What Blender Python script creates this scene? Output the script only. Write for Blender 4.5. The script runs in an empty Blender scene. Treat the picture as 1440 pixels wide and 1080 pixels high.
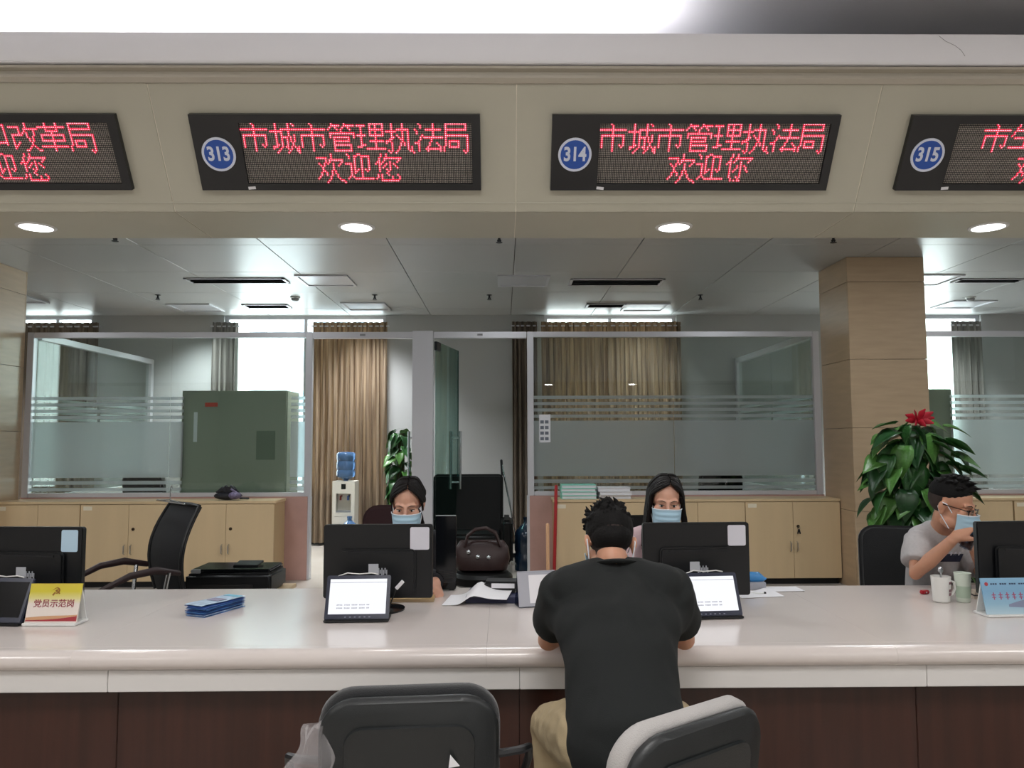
import bpy, bmesh, math, random
from mathutils import Vector as V, Matrix, noise
from mathutils.bvhtree import BVHTree
random.seed(7)
SC = bpy.context.scene
COL = SC.collection
R = math.radians
PI = math.pi

# ------------------------------------------------------------------ camera
EYE = 1.5
FPX = 1100.0
_p, _y, _a = R(4.16), R(0.66), 0.0032
CF = V((math.sin(_y)*math.cos(_p), math.cos(_y)*math.cos(_p), math.sin(_p)))
_r = V((math.cos(_y), -math.sin(_y), 0)); _u = _r.cross(CF)
CR = (_r - _a*_u).normalized(); CU = (_u + _a*_r).normalized()
cam = bpy.data.cameras.new('camera'); cam.lens = 36*FPX/1440; cam.sensor_width = 36
cam.clip_start = 0.05; cam.clip_end = 300
camo = bpy.data.objects.new('camera', cam); COL.objects.link(camo)
camo.matrix_world = Matrix(((CR.x, CU.x, -CF.x, 0), (CR.y, CU.y, -CF.y, 0), (CR.z, CU.z, -CF.z, EYE), (0, 0, 0, 1)))
SC.camera = camo

def W(u, v, Y):
    "point of the place at depth Y that the lens sees at (u, v)"
    d = CF + (u-720)/FPX*CR + (540-v)/FPX*CU
    return V((0, 0, EYE)) + d*(Y/d.y)
def WZ(u, v, z):
    d = CF + (u-720)/FPX*CR + (540-v)/FPX*CU
    return V((0, 0, EYE)) + d*((z-EYE)/d.z)

# ------------------------------------------------------------------ world, lights, exposure
SC.view_settings.view_transform = 'Standard'
SC.view_settings.look = 'None'
SC.view_settings.gamma = 1.0
SC.view_settings.use_curve_mapping = False
SC.view_settings.exposure = 0.17
SC.cycles.max_bounces = 10
SC.cycles.transparent_max_bounces = 24
SC.cycles.sample_clamp_indirect = 6
SC.cycles.caustics_reflective = False
SC.cycles.caustics_refractive = False
wd = bpy.data.worlds.new('overcast_sky'); SC.world = wd; wd.use_nodes = True
bg = wd.node_tree.nodes['Background']; bg.inputs[0].default_value = (0.93, 0.97, 1.0, 1); bg.inputs[1].default_value = 7.5

def area(name, loc, sx, sy, power, col=(1, 1, 1), rot=(0, 0, 0), spread=None, portal=False):
    l = bpy.data.lights.new(name, 'AREA'); l.shape = 'RECTANGLE'; l.size = sx; l.size_y = sy
    l.energy = power; l.color = col
    if spread: l.spread = R(spread)
    if portal: l.cycles.is_portal = True
    o = bpy.data.objects.new(name, l); COL.objects.link(o); o.location = loc; o.rotation_euler = rot
    return o
HALL_W, COVE_W, OFFICE_W, DOWN_W = 60, 34, 25, 3
HALL_SPOTS = [(x, y) for x in (-4.2, 0.0, 4.2) for y in (0.4, -3.4)]
for hx, hy in HALL_SPOTS:
    area('hall_light', (hx, hy, 3.345), 1.15, 1.15, HALL_W, (1, .985, .97))
area('cove_light', (-2.9, 3.32, 3.16), 7.2, 0.05, COVE_W, (1, .96, .98), (R(180), 0, 0))
OFFICE_SPOTS = [(-6.2, 5.9), (-3.1, 5.9), (0.0, 5.9), (3.1, 5.9), (6.2, 5.9)]  # added row of unseen lamps that brightens the staff side
for ox, oy in OFFICE_SPOTS:
    area('office_fill_light', (ox, oy, 3.36), .58, .58, OFFICE_W, (.93, .97, 1))
LOUVRE_W = 27
LOUVRE_SPOTS = [(-6.4, 10.2), (-4.3, 10.9), (-2.06, 9.05), (-1.9, 10.8), (.24, 9.08), (2.0, 10.9), (4.98, 9.05), (6.4, 10.7)]  # fixtures over the doorways and column; the others added to light the offices
for ox, oy in LOUVRE_SPOTS:
    area('louvre_light', (ox, oy, 3.372), .5, .5, LOUVRE_W*(1.45 if ox < -1 or ox > 4 else .42), (.95, .98, 1), spread=105)
for wx0, wx1 in ((-7.2, -6.1), (-4.15, -1.75), (.62, 2.6), (5.4, 7.2)):
    area('window_portal', ((wx0+wx1)/2, 11.72, 2.05), wx1-wx0, 2.5, 1, rot=(R(-90), 0, 0), portal=True)

# ------------------------------------------------------------------ materials
def lin(h):
    h = h.lstrip('#')
    c = [int(h[i:i+2], 16)/255 for i in (0, 2, 4)]
    return [x/12.92 if x <= .04045 else ((x+.055)/1.055)**2.4 for x in c]
MATS = {}
def mat(name, hexc, rough=.5, metal=0., spec=.5, var=0., vscale=(4, 4, 4), bump=0., bscale=60., coat=0., sss=0., emit=0., sheen=0.):
    if name in MATS: return MATS[name]
    m = bpy.data.materials.new(name); m.use_nodes = True; MATS[name] = m
    nt = m.node_tree; b = nt.nodes['Principled BSDF']; c = lin(hexc)
    b.inputs['Base Color'].default_value = (*c, 1); b.inputs['Roughness'].default_value = rough
    b.inputs['Metallic'].default_value = metal; b.inputs['Specular IOR Level'].default_value = spec
    b.inputs['Coat Weight'].default_value = coat
    b.inputs['Sheen Weight'].default_value = sheen
    if sss:
        b.inputs['Subsurface Weight'].default_value = sss; b.inputs['Subsurface Radius'].default_value = (.012, .004, .002); b.inputs['Subsurface Scale'].default_value = 1
    if emit:
        b.inputs['Emission Color'].default_value = (*c, 1); b.inputs['Emission Strength'].default_value = emit
    tc = None
    if var or bump:
        tc = nt.nodes.new('ShaderNodeTexCoord')
    if var:
        mp = nt.nodes.new('ShaderNodeMapping'); mp.inputs['Scale'].default_value = vscale
        n = nt.nodes.new('ShaderNodeTexNoise'); n.inputs['Scale'].default_value = 1; n.inputs['Detail'].default_value = 5
        rp = nt.nodes.new('ShaderNodeValToRGB')
        rp.color_ramp.elements[0].position = .3; rp.color_ramp.elements[1].position = .7
        rp.color_ramp.elements[0].color = (*[max(0, x*(1-var)) for x in c], 1)
        rp.color_ramp.elements[1].color = (*[min(1, x*(1+var)) for x in c], 1)
        nt.links.new(tc.outputs['Object'], mp.inputs[0]); nt.links.new(mp.outputs[0], n.inputs[0])
        nt.links.new(n.outputs[0], rp.inputs[0]); nt.links.new(rp.outputs[0], b.inputs['Base Color'])
    if bump:
        n2 = nt.nodes.new('ShaderNodeTexNoise'); n2.inputs['Scale'].default_value = bscale; n2.inputs['Detail'].default_value = 3
        bp = nt.nodes.new('ShaderNodeBump'); bp.inputs['Strength'].default_value = bump; bp.inputs['Distance'].default_value = .004
        nt.links.new(tc.outputs['Object'], n2.inputs[0]); nt.links.new(n2.outputs[0], bp.inputs['Height']); nt.links.new(bp.outputs[0], b.inputs['Normal'])
    return m
def shader_mat(name, build):
    if name in MATS: return MATS[name]
    m = bpy.data.materials.new(name); m.use_nodes = True; MATS[name] = m
    nt = m.node_tree
    for n in list(nt.nodes):
        if n.type != 'OUTPUT_MATERIAL': nt.nodes.remove(n)
    out = [n for n in nt.nodes if n.type == 'OUTPUT_MATERIAL'][0]
    nt.links.new(build(nt), out.inputs[0])
    return m
def node(nt, t, **kw):
    n = nt.nodes.new(t)
    for k, v in kw.items():
        n.inputs[k.replace('_', ' ')].default_value = v
    return n
def glass_mat(name, tint, refl=1.0):
    def b(nt):
        tr = node(nt, 'ShaderNodeBsdfTransparent', Color=(*lin(tint), 1))
        gl = node(nt, 'ShaderNodeBsdfGlossy', Roughness=.02, Color=(refl, refl, refl, 1))
        lw = node(nt, 'ShaderNodeLayerWeight', Blend=.5)
        pw = nt.nodes.new('ShaderNodeMath'); pw.operation = 'POWER'; pw.inputs[1].default_value = 5
        fr = nt.nodes.new('ShaderNodeMath'); fr.operation = 'MULTIPLY_ADD'; fr.inputs[1].default_value = .8; fr.inputs[2].default_value = .04
        nt.links.new(lw.outputs['Facing'], pw.inputs[0]); nt.links.new(pw.outputs[0], fr.inputs[0])
        mx = nt.nodes.new('ShaderNodeMixShader')
        nt.links.new(fr.outputs[0], mx.inputs[0]); nt.links.new(tr.outputs[0], mx.inputs[1]); nt.links.new(gl.outputs[0], mx.inputs[2])
        return mx.outputs[0]
    return shader_mat(name, b)
def film_mat(name, hexc, opaque, trans=.55):
    def b(nt):
        c = (*lin(hexc), 1)
        tr = node(nt, 'ShaderNodeBsdfTransparent')
        tl = node(nt, 'ShaderNodeBsdfTranslucent', Color=c); df = node(nt, 'ShaderNodeBsdfDiffuse', Color=c)
        m1 = nt.nodes.new('ShaderNodeMixShader'); m1.inputs[0].default_value = trans
        nt.links.new(df.outputs[0], m1.inputs[1]); nt.links.new(tl.outputs[0], m1.inputs[2])
        m2 = nt.nodes.new('ShaderNodeMixShader'); m2.inputs[0].default_value = opaque
        nt.links.new(tr.outputs[0], m2.inputs[1]); nt.links.new(m1.outputs[0], m2.inputs[2])
        return m2.outputs[0]
    return shader_mat(name, b)
def frost_mat(name, hexc, body, rough):
    "etched film: scatters what is behind it, sharp only for what touches it"
    def b(nt):
        c = (*lin(hexc), 1)
        rf = node(nt, 'ShaderNodeBsdfRefraction', Color=c, Roughness=rough, IOR=1.18)
        tl = node(nt, 'ShaderNodeBsdfTranslucent', Color=c); df = node(nt, 'ShaderNodeBsdfDiffuse', Color=c)
        m1 = nt.nodes.new('ShaderNodeMixShader'); m1.inputs[0].default_value = .5
        nt.links.new(df.outputs[0], m1.inputs[1]); nt.links.new(tl.outputs[0], m1.inputs[2])
        m2 = nt.nodes.new('ShaderNodeMixShader'); m2.inputs[0].default_value = body
        nt.links.new(rf.outputs[0], m2.inputs[1]); nt.links.new(m1.outputs[0], m2.inputs[2])
        return m2.outputs[0]
    return shader_mat(name, b)
def cloth_mat(name, hexc, hexc2, trans):
    def b(nt):
        tc = nt.nodes.new('ShaderNodeTexCoord'); mp = nt.nodes.new('ShaderNodeMapping'); mp.inputs['Scale'].default_value = (30, 30, 1.2)
        n = node(nt, 'ShaderNodeTexNoise', Scale=1.0, Detail=3.0)
        rp = nt.nodes.new('ShaderNodeValToRGB'); rp.color_ramp.elements[0].color = (*lin(hexc), 1); rp.color_ramp.elements[1].color = (*lin(hexc2), 1)
        rp.color_ramp.elements[0].position = .35; rp.color_ramp.elements[1].position = .65
        nt.links.new(tc.outputs['Object'], mp.inputs[0]); nt.links.new(mp.outputs[0], n.inputs[0]); nt.links.new(n.outputs[0], rp.inputs[0])
        tl = nt.nodes.new('ShaderNodeBsdfTranslucent'); df = nt.nodes.new('ShaderNodeBsdfDiffuse')
        nt.links.new(rp.outputs[0], tl.inputs[0]); nt.links.new(rp.outputs[0], df.inputs[0])
        m1 = nt.nodes.new('ShaderNodeMixShader'); m1.inputs[0].default_value = trans
        nt.links.new(df.outputs[0], m1.inputs[1]); nt.links.new(tl.outputs[0], m1.inputs[2])
        return m1.outputs[0]
    return shader_mat(name, b)
def emit_mat(name, rgb, s):
    def b(nt):
        return node(nt, 'ShaderNodeEmission', Color=(*rgb, 1), Strength=s).outputs[0]
    return shader_mat(name, b)

cream = mat('cream_panel', '#b5b3a3', .35, var=.02)
molding = mat('cream_molding', '#b0aa9c', .4)
white_paint = mat('white_paint', '#edeef3', .6)
quartz = mat('white_quartz', '#d5cdc9', .2, var=.02, vscale=(1.2, 1.2, 1.2))
apron_m = mat('white_stone', '#d6d4d2', .3)
walnut = mat('dark_walnut', '#3b2018', .28, var=.22, vscale=(26, 26, 1.5))
marble = mat('beige_marble', '#b9a184', .3, var=.07, vscale=(3, 3, 22))
pinkstone = mat('pink_stone', '#b48f86', .4, var=.06, vscale=(6, 6, 6))
birch = mat('birch_laminate', '#d0b791', .4, var=.035, vscale=(9, 9, .9))
birch_edge = mat('birch_edge', '#b99f78', .45)
alu = mat('white_aluminium', '#cfcfd4', .32, metal=.25)
ceil_m = mat('ceiling_metal_panel', '#b4b5b5', .36, metal=.1)
wallgrey = mat('grey_wall_paint', '#b3b4b4', .7)
hallwall = mat('hall_wall_paint', '#c6c5c2', .7)
floor_m = mat('floor_tile', '#b9b1a8', .18, var=.05, vscale=(2, 2, 2))
joint = mat('dark_joint', '#6b6660', .8)
joint_light = mat('light_joint', '#e6e1d2', .6)
black_pl = mat('black_plastic', '#0d0f12', .38)
black_mt = mat('black_matte', '#121316', .7)
black_gl = mat('black_gloss', '#0d0f12', .12)
black_fab = mat('black_fabric', '#17191b', .95, bump=.5, bscale=350, sheen=.3)
shell_pl = mat('chair_shell', '#1b1e1f', .42, bump=.15, bscale=300)
grey_fab = mat('grey_fabric', '#a9a6a4', .95, bump=.5, bscale=350)
chrome = mat('brushed_steel', '#c9ccd0', .22, metal=1)
dark_metal = mat('dark_metal', '#3a3c40', .4, metal=.8)
white_pl = mat('white_plastic', '#dfe0de', .4)
paper = mat('white_paper', '#e2e2e6', .7)
navy = mat('navy_cover', '#20264a', .4)
leather = mat('black_leather', '#070707', .5, spec=.2, bump=.25, bscale=120)
glass = glass_mat('clear_glass', '#eff5f3')
glass_green = glass_mat('green_edge_glass', '#cfe3de')
film = frost_mat('frosted_film', '#eef3f4', .42, .35)
curtain_m = cloth_mat('brown_curtain', '#8d7a68', '#b5a28c', .42)
curtain_d = cloth_mat('taupe_curtain', '#75695e', '#94877a', .3)
curtain_g = cloth_mat('grey_curtain', '#7d7a76', '#9c9893', .3)

# ------------------------------------------------------------------ mesh builder
class MB:
    def __init__(s): s.v = []; s.f = []; s.mi = []
    def add(s, vs, fs, mi=0, M=None):
        o = len(s.v)
        s.v += [tuple(M @ V(p)) if M else tuple(p) for p in vs]
        s.f += [tuple(i+o for i in f) for f in fs]; s.mi += [mi]*len(fs); return s
    def box(s, x0, x1, y0, y1, z0, z1, mi=0, M=None):
        vs = [(x, y, z) for z in (z0, z1) for y in (y0, y1) for x in (x0, x1)]
        return s.add(vs, [(0, 2, 3, 1), (4, 5, 7, 6), (0, 1, 5, 4), (2, 6, 7, 3), (0, 4, 6, 2), (1, 3, 7, 5)], mi, M)
    def loft(s, rings, mi=0, cap=True, closed=False, M=None):
        n = len(rings[0]); k = len(rings); vs = [p for r in rings for p in r]; fs = []
        for i in range(k if closed else k-1):
            j = (i+1) % k
            for a in range(n):
                b = (a+1) % n
                fs.append((i*n+a, i*n+b, j*n+b, j*n+a))
        if cap and not closed:
            fs.append(tuple(range(n))[::-1]); fs.append(tuple((k-1)*n+a for a in range(n)))
        return s.add(vs, fs, mi, M)
    def tube(s, pts, r, n=8, mi=0, round_cap=False, closed=False, lat=None, ry=None, M=None):
        pts = [V(p) for p in pts]; k = len(pts)
        rs = list(r) if isinstance(r, (list, tuple)) else [r]*k
        rys = list(ry) if isinstance(ry, (list, tuple)) else ([ry]*k if ry else rs)
        T = []
        for i in range(k):
            if closed: t = pts[(i+1) % k]-pts[i-1]
            else: t = pts[min(i+1, k-1)]-pts[max(i-1, 0)]
            T.append(t.normalized())
        x = V(lat) if lat else (V((0, 0, 1)) if abs(T[0].z) < .9 else V((1, 0, 0)))
        fr = []
        for i in range(k):
            if lat: x = V(lat)
            x = (x - T[i]*x.dot(T[i])).normalized(); fr.append((x.copy(), T[i].cross(x)))
        rings = []
        def ring(c, f, a, b): return [c + f[0]*(a*math.cos(2*PI*q/n)) + f[1]*(b*math.sin(2*PI*q/n)) for q in range(n)]
        if round_cap:
            for ang in (80, 50, 25): rings.append(ring(pts[0]-T[0]*(min(rs[0], rys[0])*math.sin(R(ang))), fr[0], rs[0]*math.cos(R(ang)), rys[0]*math.cos(R(ang))))
        for i in range(k): rings.append(ring(pts[i], fr[i], rs[i], rys[i]))
        if round_cap:
            for ang in (25, 50, 80): rings.append(ring(pts[-1]+T[-1]*(min(rs[-1], rys[-1])*math.sin(R(ang))), fr[-1], rs[-1]*math.cos(R(ang)), rys[-1]*math.cos(R(ang))))
        return s.loft(rings, mi, True, closed, M)
    def ell(s, c, r, M=None, nu=20, nv=12, mi=0):
        r = (r, r, r) if not isinstance(r, (tuple, list)) else r
        rings = []
        for j in range(nv+1):
            t = -PI/2 + PI*j/nv; ct = max(math.cos(t), .02)
            rings.append([V((c[0]+r[0]*ct*math.cos(2*PI*i/nu), c[1]+r[1]*ct*math.sin(2*PI*i/nu), c[2]+r[2]*math.sin(t))) for i in range(nu)])
        return s.loft(rings, mi, True, False, M)
    def lathe(s, prof, n=20, c=(0, 0, 0), mi=0, M=None, cap=True):
        rings = [[V((c[0]+r*math.cos(2*PI*i/n), c[1]+r*math.sin(2*PI*i/n), c[2]+z)) for i in range(n)] for r, z in prof]
        return s.loft(rings, mi, cap, False, M)
    def prism(s, out, y0, y1, mi=0, M=None):
        return s.loft([[V((x, y0, z)) for x, z in out], [V((x, y1, z)) for x, z in out]], mi, True, False, M)
    def profx(s, out, x0, x1, mi=0):
        "closed (y,z) profile swept along x"
        return s.loft([[V((x0, y, z)) for y, z in out], [V((x1, y, z)) for y, z in out]], mi)
    def grid(s, fn, nu, nv, mi=0, M=None, th=None):
        P = [[V(fn(i/nu, j/nv)) for i in range(nu+1)] for j in range(nv+1)]
        w = nu+1
        def faces(o, fl):
            q = []
            for j in range(nv):
                for i in range(nu):
                    f = (o+j*w+i, o+j*w+i+1, o+(j+1)*w+i+1, o+(j+1)*w+i); q.append(f[::-1] if fl else f)
            return q
        vs = [p for r in P for p in r]
        if th is None: return s.add(vs, faces(0, False), mi, M)
        N = []
        for j in range(nv+1):
            for i in range(nu+1):
                du = P[j][min(i+1, nu)]-P[j][max(i-1, 0)]; dv = P[min(j+1, nv)][i]-P[max(j-1, 0)][i]
                nn = du.cross(dv); N.append(nn.normalized() if nn.length > 1e-9 else V((0, 0, 1)))
        o = len(vs); vs2 = vs+[p-n*th for p, n in zip(vs, N)]
        fs = faces(0, False)+faces(o, True)
        bd = [i for i in range(w)]+[j*w+nu for j in range(1, nv+1)]+[nv*w+i for i in range(nu-1, -1, -1)]+[j*w for j in range(nv-1, 0, -1)]
        for a, b in zip(bd, bd[1:]+bd[:1]): fs.append((b, a, o+a, o+b))
        return s.add(vs2, fs, mi, M)
    def rbox(s, w, h, r, y0, y1, c=(0, 0), mi=0, M=None, seg=5):
        return s.prism(rrect(w, h, r, c, seg), y0, y1, mi, M)
    def mesh(s, name):
        me = bpy.data.meshes.new(name); me.from_pydata(s.v, [], s.f)
        if any(s.mi): me.polygons.foreach_set('material_index', s.mi)
        me.update(); return me
    def build(s, name, mats, parent=None, bevel=0., smooth=40, label=None, seg=2, kind=None):
        me = s.mesh(name)
        bm = bmesh.new(); bm.from_mesh(me)
        bmesh.ops.recalc_face_normals(bm, faces=bm.faces)
        if bevel:
            es = [e for e in bm.edges if len(e.link_faces) == 2 and e.calc_face_angle(0) > R(35)]
            bmesh.ops.bevel(bm, geom=es, offset=bevel, segments=seg, affect='EDGES', clamp_overlap=True)
        bm.to_mesh(me); bm.free()
        if smooth:
            me.shade_smooth(); me.set_sharp_from_angle(angle=R(smooth))
        return link(name, me, mats, parent, label, kind)
def rrect(w, h, r, c=(0, 0), seg=5):
    o = []
    for cx, cz, a0 in ((w/2-r, h/2-r, 0), (-w/2+r, h/2-r, 90), (-w/2+r, -h/2+r, 180), (w/2-r, -h/2+r, 270)):
        for k in range(seg+1):
            a = R(a0+90*k/seg); o.append((c[0]+cx+r*math.cos(a), c[1]+cz+r*math.sin(a)))
    return o
def link(name, me, mats, parent=None, label=None, kind=None):
    me.name = name
    ms = mats if isinstance(mats, (list, tuple)) else [mats]
    me.materials.clear()
    for m in ms: me.materials.append(m)
    o = bpy.data.objects.new(name, me); COL.objects.link(o)
    if parent:
        o.parent = parent
        root = parent
        while root.parent: root = root.parent
        if root.get('_w'):
            me.transform(Matrix.Translation(-root.location))
    else:
        xs = [v.co for v in me.vertices]
        c = V(((min(p.x for p in xs)+max(p.x for p in xs))/2, (min(p.y for p in xs)+max(p.y for p in xs))/2, min(p.z for p in xs)))
        me.transform(Matrix.Translation(-c)); o.location = c
    if label: o['label'] = label
    if kind: o['kind'] = kind
    return o
def thing(name, label, cat, loc=(0, 0, 0), rz=0., group=None, world=False, kind=None):
    o = bpy.data.objects.new(name, None); COL.objects.link(o); o.empty_display_size = .1
    o.location = loc; o.rotation_euler = (0, 0, rz)
    if label: o['label'] = label
    if cat: o['category'] = cat
    if group: o['group'] = group
    if kind: o['kind'] = kind
    if world: o['_w'] = 1
    return o
def tag(o, label, cat, group=None):
    o['label'] = label; o['category'] = cat
    if group: o['group'] = group
    return o
def struct(o): o['kind'] = 'structure'; return o
CH = {}
def dup(root, loc, rz=None, label=None):
    def cp(o, par):
        c = o.copy(); COL.objects.link(c); c.parent = par
        for ch in [x for x in COL.objects if x.parent == o]: cp(ch, c)
        return c
    r = cp(root, None); r.location = loc
    if rz is not None: r.rotation_euler = (0, 0, rz)
    if label: r['label'] = label
    return r
def text_mesh(s, size, bold=0., align='CENTER'):
    c = bpy.data.curves.new('lettering', 'FONT'); c.body = s; c.size = size; c.align_x = align; c.align_y = 'CENTER'; c.offset = bold; c.resolution_u = 3; c.extrude = .0006
    o = bpy.data.objects.new('lettering', c); COL.objects.link(o)
    me = bpy.data.meshes.new_from_object(o.evaluated_get(bpy.context.evaluated_depsgraph_get()))
    bpy.data.objects.remove(o); bpy.data.curves.remove(c)
    return me
def text_part(name, s, size, M, m, parent, bold=0.):
    me = text_mesh(s, size, bold); me.transform(M); return link(name, me, m, parent)
FACE = Matrix.Rotation(R(90), 4, 'X')          # text plane xy -> xz, facing -y
# ================================================================== SETTING
S = 1.485                                     # one service station
SX0 = .058                                    # a panel joint
fl = MB().box(-9, 9, -7.5, 12, -.1, 0).build('floor', floor_m); struct(fl)
cr_ = MB()
hc = MB().box(-9, 9, -7.5, 3.7, 3.4, 3.5).build('ceiling_hall', white_paint); struct(hc)
for hx, hy in HALL_SPOTS:
    struct(MB().box(hx-.62, hx+.62, hy-.62, hy+.62, 3.36, 3.398).build('trim_4', white_pl, bevel=.004))
struct(MB().box(-9.1, -9, -7.5, 12, 0, 3.5).build('wall_left', hallwall))
struct(MB().box(9, 9.1, -7.5, 12, 0, 3.5).build('wall_right', hallwall))
struct(MB().box(-9, 9, -7.6, -7.5, 0, 3.5).build('wall_rear', hallwall))

# bulkhead: lip, moulding, leaning fascia of panels, soffit of panels
B0, B1 = V((0, 3.361, 2.5)), V((0, 3.05, 2.95))
FD = (B1-B0).normalized(); FN = V((0, -FD.z, FD.y))          # up the slope, outward
bulk = thing('trim_1', None, None, (0, 3.4, 2.5), world=True, kind='structure')
MB().profx([(3.10, 2.98), (3.10, 3.06), (3.62, 3.06), (3.78, 2.55), (3.78, 2.53), (3.40, 2.53)], -9, 9).build('core', molding, bulk)
for k in range(-5, 6):
    x0, x1 = SX0+S*k+.002, SX0+S*(k+1)-.002
    a, b, t = B0, B1, FN*-.012
    MB().profx([(a.y, a.z), (b.y, b.z), (b.y+t.y, b.z+t.z), (a.y+t.y, a.z+t.z)], x0, x1).build('panel', cream, bulk, bevel=.0015)
    MB().profx([(3.363, 2.5), (3.806, 2.5), (3.806, 2.512), (3.363, 2.512)], x0, x1).build('soffit_panel', cream, bulk, bevel=.0015)
    if k > -5:
        t2 = FN*-.003
        MB().profx([(a.y+t2.y, a.z+t2.z), (b.y+t2.y, b.z+t2.z), (b.y+t.y, b.z+t.z), (a.y+t.y, a.z+t.z)], x0-.0055, x0+.0005).build('joint_filler', joint_light, bulk)
        MB().box(x0-.0055, x0+.0005, 3.363, 3.806, 2.502, 2.511).build('joint_filler', joint_light, bulk)
# thin lower ledge line on the fascia
_l = B0+FD*.038
MB().profx([(_l.y, _l.z), (_l.y+FN.y*.0025, _l.z+FN.z*.0025), (_l.y+FD.y*.006, _l.z+FD.z*.006)], -9, 9).build('ledge', cream, bulk)
struct(MB().profx([(3.05, 2.935), (3.035, 2.95), (3.035, 2.962), (3.045, 2.966), (3.045, 2.978), (3.025, 2.985), (3.025, 2.995), (3.11, 2.997), (3.11, 2.94)], -9, 9).build('trim_2', molding, smooth=0))
struct(MB().profx([(3.0, 3.02), (3.0, 3.118), (3.02, 3.118), (3.02, 3.06), (3.62, 3.06), (3.62, 3.03), (3.05, 3.0), (3.01, 3.0)], -9, 9).build('trim_3', white_paint, bevel=.003))
_c = [WZ(1320, 50, 3.11)]
_t3 = [o for o in COL.objects if o.name == 'trim_3'][0]
for u, v in ((1320, 50), (1330, 58), (1343, 64), (1352, 71), (1357, 79)):
    q = W(u, v, 2.9996); _c.append(q)
_ck = MB().tube(_c[1:], .0008, 5).build('crack', mat('crack_grey', '#8d8a8e', .9), None)
_ck.data.transform(Matrix.Translation(_ck.location-_t3.location)); _ck.location = (0, 0, 0); _ck.parent = _t3
struct(MB().box(-9, 9, 3.6, 3.72, 3.05, 3.42).build('wall_cove', white_paint))
struct(MB().box(-9, 9, 3.72, 3.80, 2.53, 3.42).build('wall_bulkhead', white_paint))
# cove tube fixture
ct = thing('tube_lamp', 'white strip lamp lying hidden in the cove above the fascia', 'lamp', (-2.9, 3.32, 3.07), world=True)
MB().box(-6.5, .7, 3.28, 3.36, 3.061, 3.12).build('housing', white_pl, ct, bevel=.003)
MB().tube([(-6.48, 3.32, 3.135), (.68, 3.32, 3.135)], .014, 10).build('tube', emit_mat('tube_glow', (1, .97, .98), 6), ct)
# ceiling of the office side, metal panels
ce = thing('ceiling', None, None, (0, 8, 3.38), world=True, kind='structure')
MB().box(-9, 9, 3.8, 12, 3.405, 3.5).build('slab', joint, ce)
P_ = 1.2
for i in range(-8, 8):
    for j in range(7):
        x0, y0 = .12+P_*i, 3.8+P_*j
        if abs(x0+.6) > 9.2: continue
        MB().box(max(-9, x0+.004), min(9, x0+P_-.004), y0+.0025, min(12, y0+P_-.0025), 3.38, 3.404).build('ceiling_panel', ceil_m, ce, bevel=.002, seg=1)

# back wall with four windows
WINS = [(-7.2, -6.1), (-4.15, -1.75), (.62, 2.6), (5.4, 7.2)]
ZS, ZT = .80, 3.375
wb = MB()
xs = [-9]+[q for w in WINS for q in w]+[9]
for a, b in zip(xs[::2], xs[1::2]): wb.box(a, b, 11.6, 11.8, 0, 3.5)
for a, b in WINS: wb.box(a, b, 11.6, 11.8, 0, ZS); wb.box(a, b, 11.6, 11.8, ZT, 3.5)
struct(wb.build('wall_back', wallgrey))
struct(MB().box(-9, 9, 11.585, 11.6, 0, .12).build('baseboard_back', black_pl))
for n, (a, b) in enumerate(WINS):
    w = thing('window_%d' % (n+1), None, None, ((a+b)/2, 11.7, ZS), world=True, kind='structure')
    m = MB(); t = .05
    m.box(a, a+t, 11.66, 11.74, ZS, ZT); m.box(b-t, b, 11.66, 11.74, ZS, ZT); m.box(a+t, b-t, 11.66, 11.74, ZS, ZS+t); m.box(a+t, b-t, 11.66, 11.74, ZT-t, ZT)
    k = max(2, round((b-a)/1.1))
    for q in range(1, k): m.box(a+(b-a)*q/k-.025, a+(b-a)*q/k+.025, 11.66, 11.74, ZS+t, ZT-t)
    m.build('window_frame', alu, w, bevel=.004)
    for q in range(k):
        MB().box(a+(b-a)*q/k+.03, a+(b-a)*(q+1)/k-.03, 11.697, 11.703, ZS+t, ZT-t).build('pane', glass, w)
    MB().box(a-.03, b+.03, 11.54, 11.66, ZS-.04, ZS).build('sill', white_paint, w, bevel=.006)

# columns clad in beige stone
def column(name, x0, x1, y0, y1, label):
    c = thing(name, label, 'column', ((x0+x1)/2, (y0+y1)/2, 0), world=True)
    MB().box(x0+.02, x1-.02, y0+.02, y1-.02, 0, 3.38).build('core', joint, c)
    z = 0
    for zz in (.78, 1.62, 2.32, 3.12, 3.38):
        for X0, X1, Y0, Y1 in ((x0, x1, y0, y0+.019), (x0, x1, y1-.019, y1), (x0, x0+.019, y0+.0195, y1-.0195), (x1-.019, x1, y0+.0195, y1-.0195)):
            MB().box(X0, X1, Y0, Y1, z+.0015, zz-.0015).build('stone_slab', marble, c, bevel=.0025, seg=1)
        z = zz
column('stone_column', 3.54, 4.335, 7.9, 8.62, 'square beige stone column behind the leafy plant with a red bloom')
column('stone_column', -6.06, -5.265, 7.9, 8.62, 'square beige stone column at the left edge of the photo')

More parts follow.
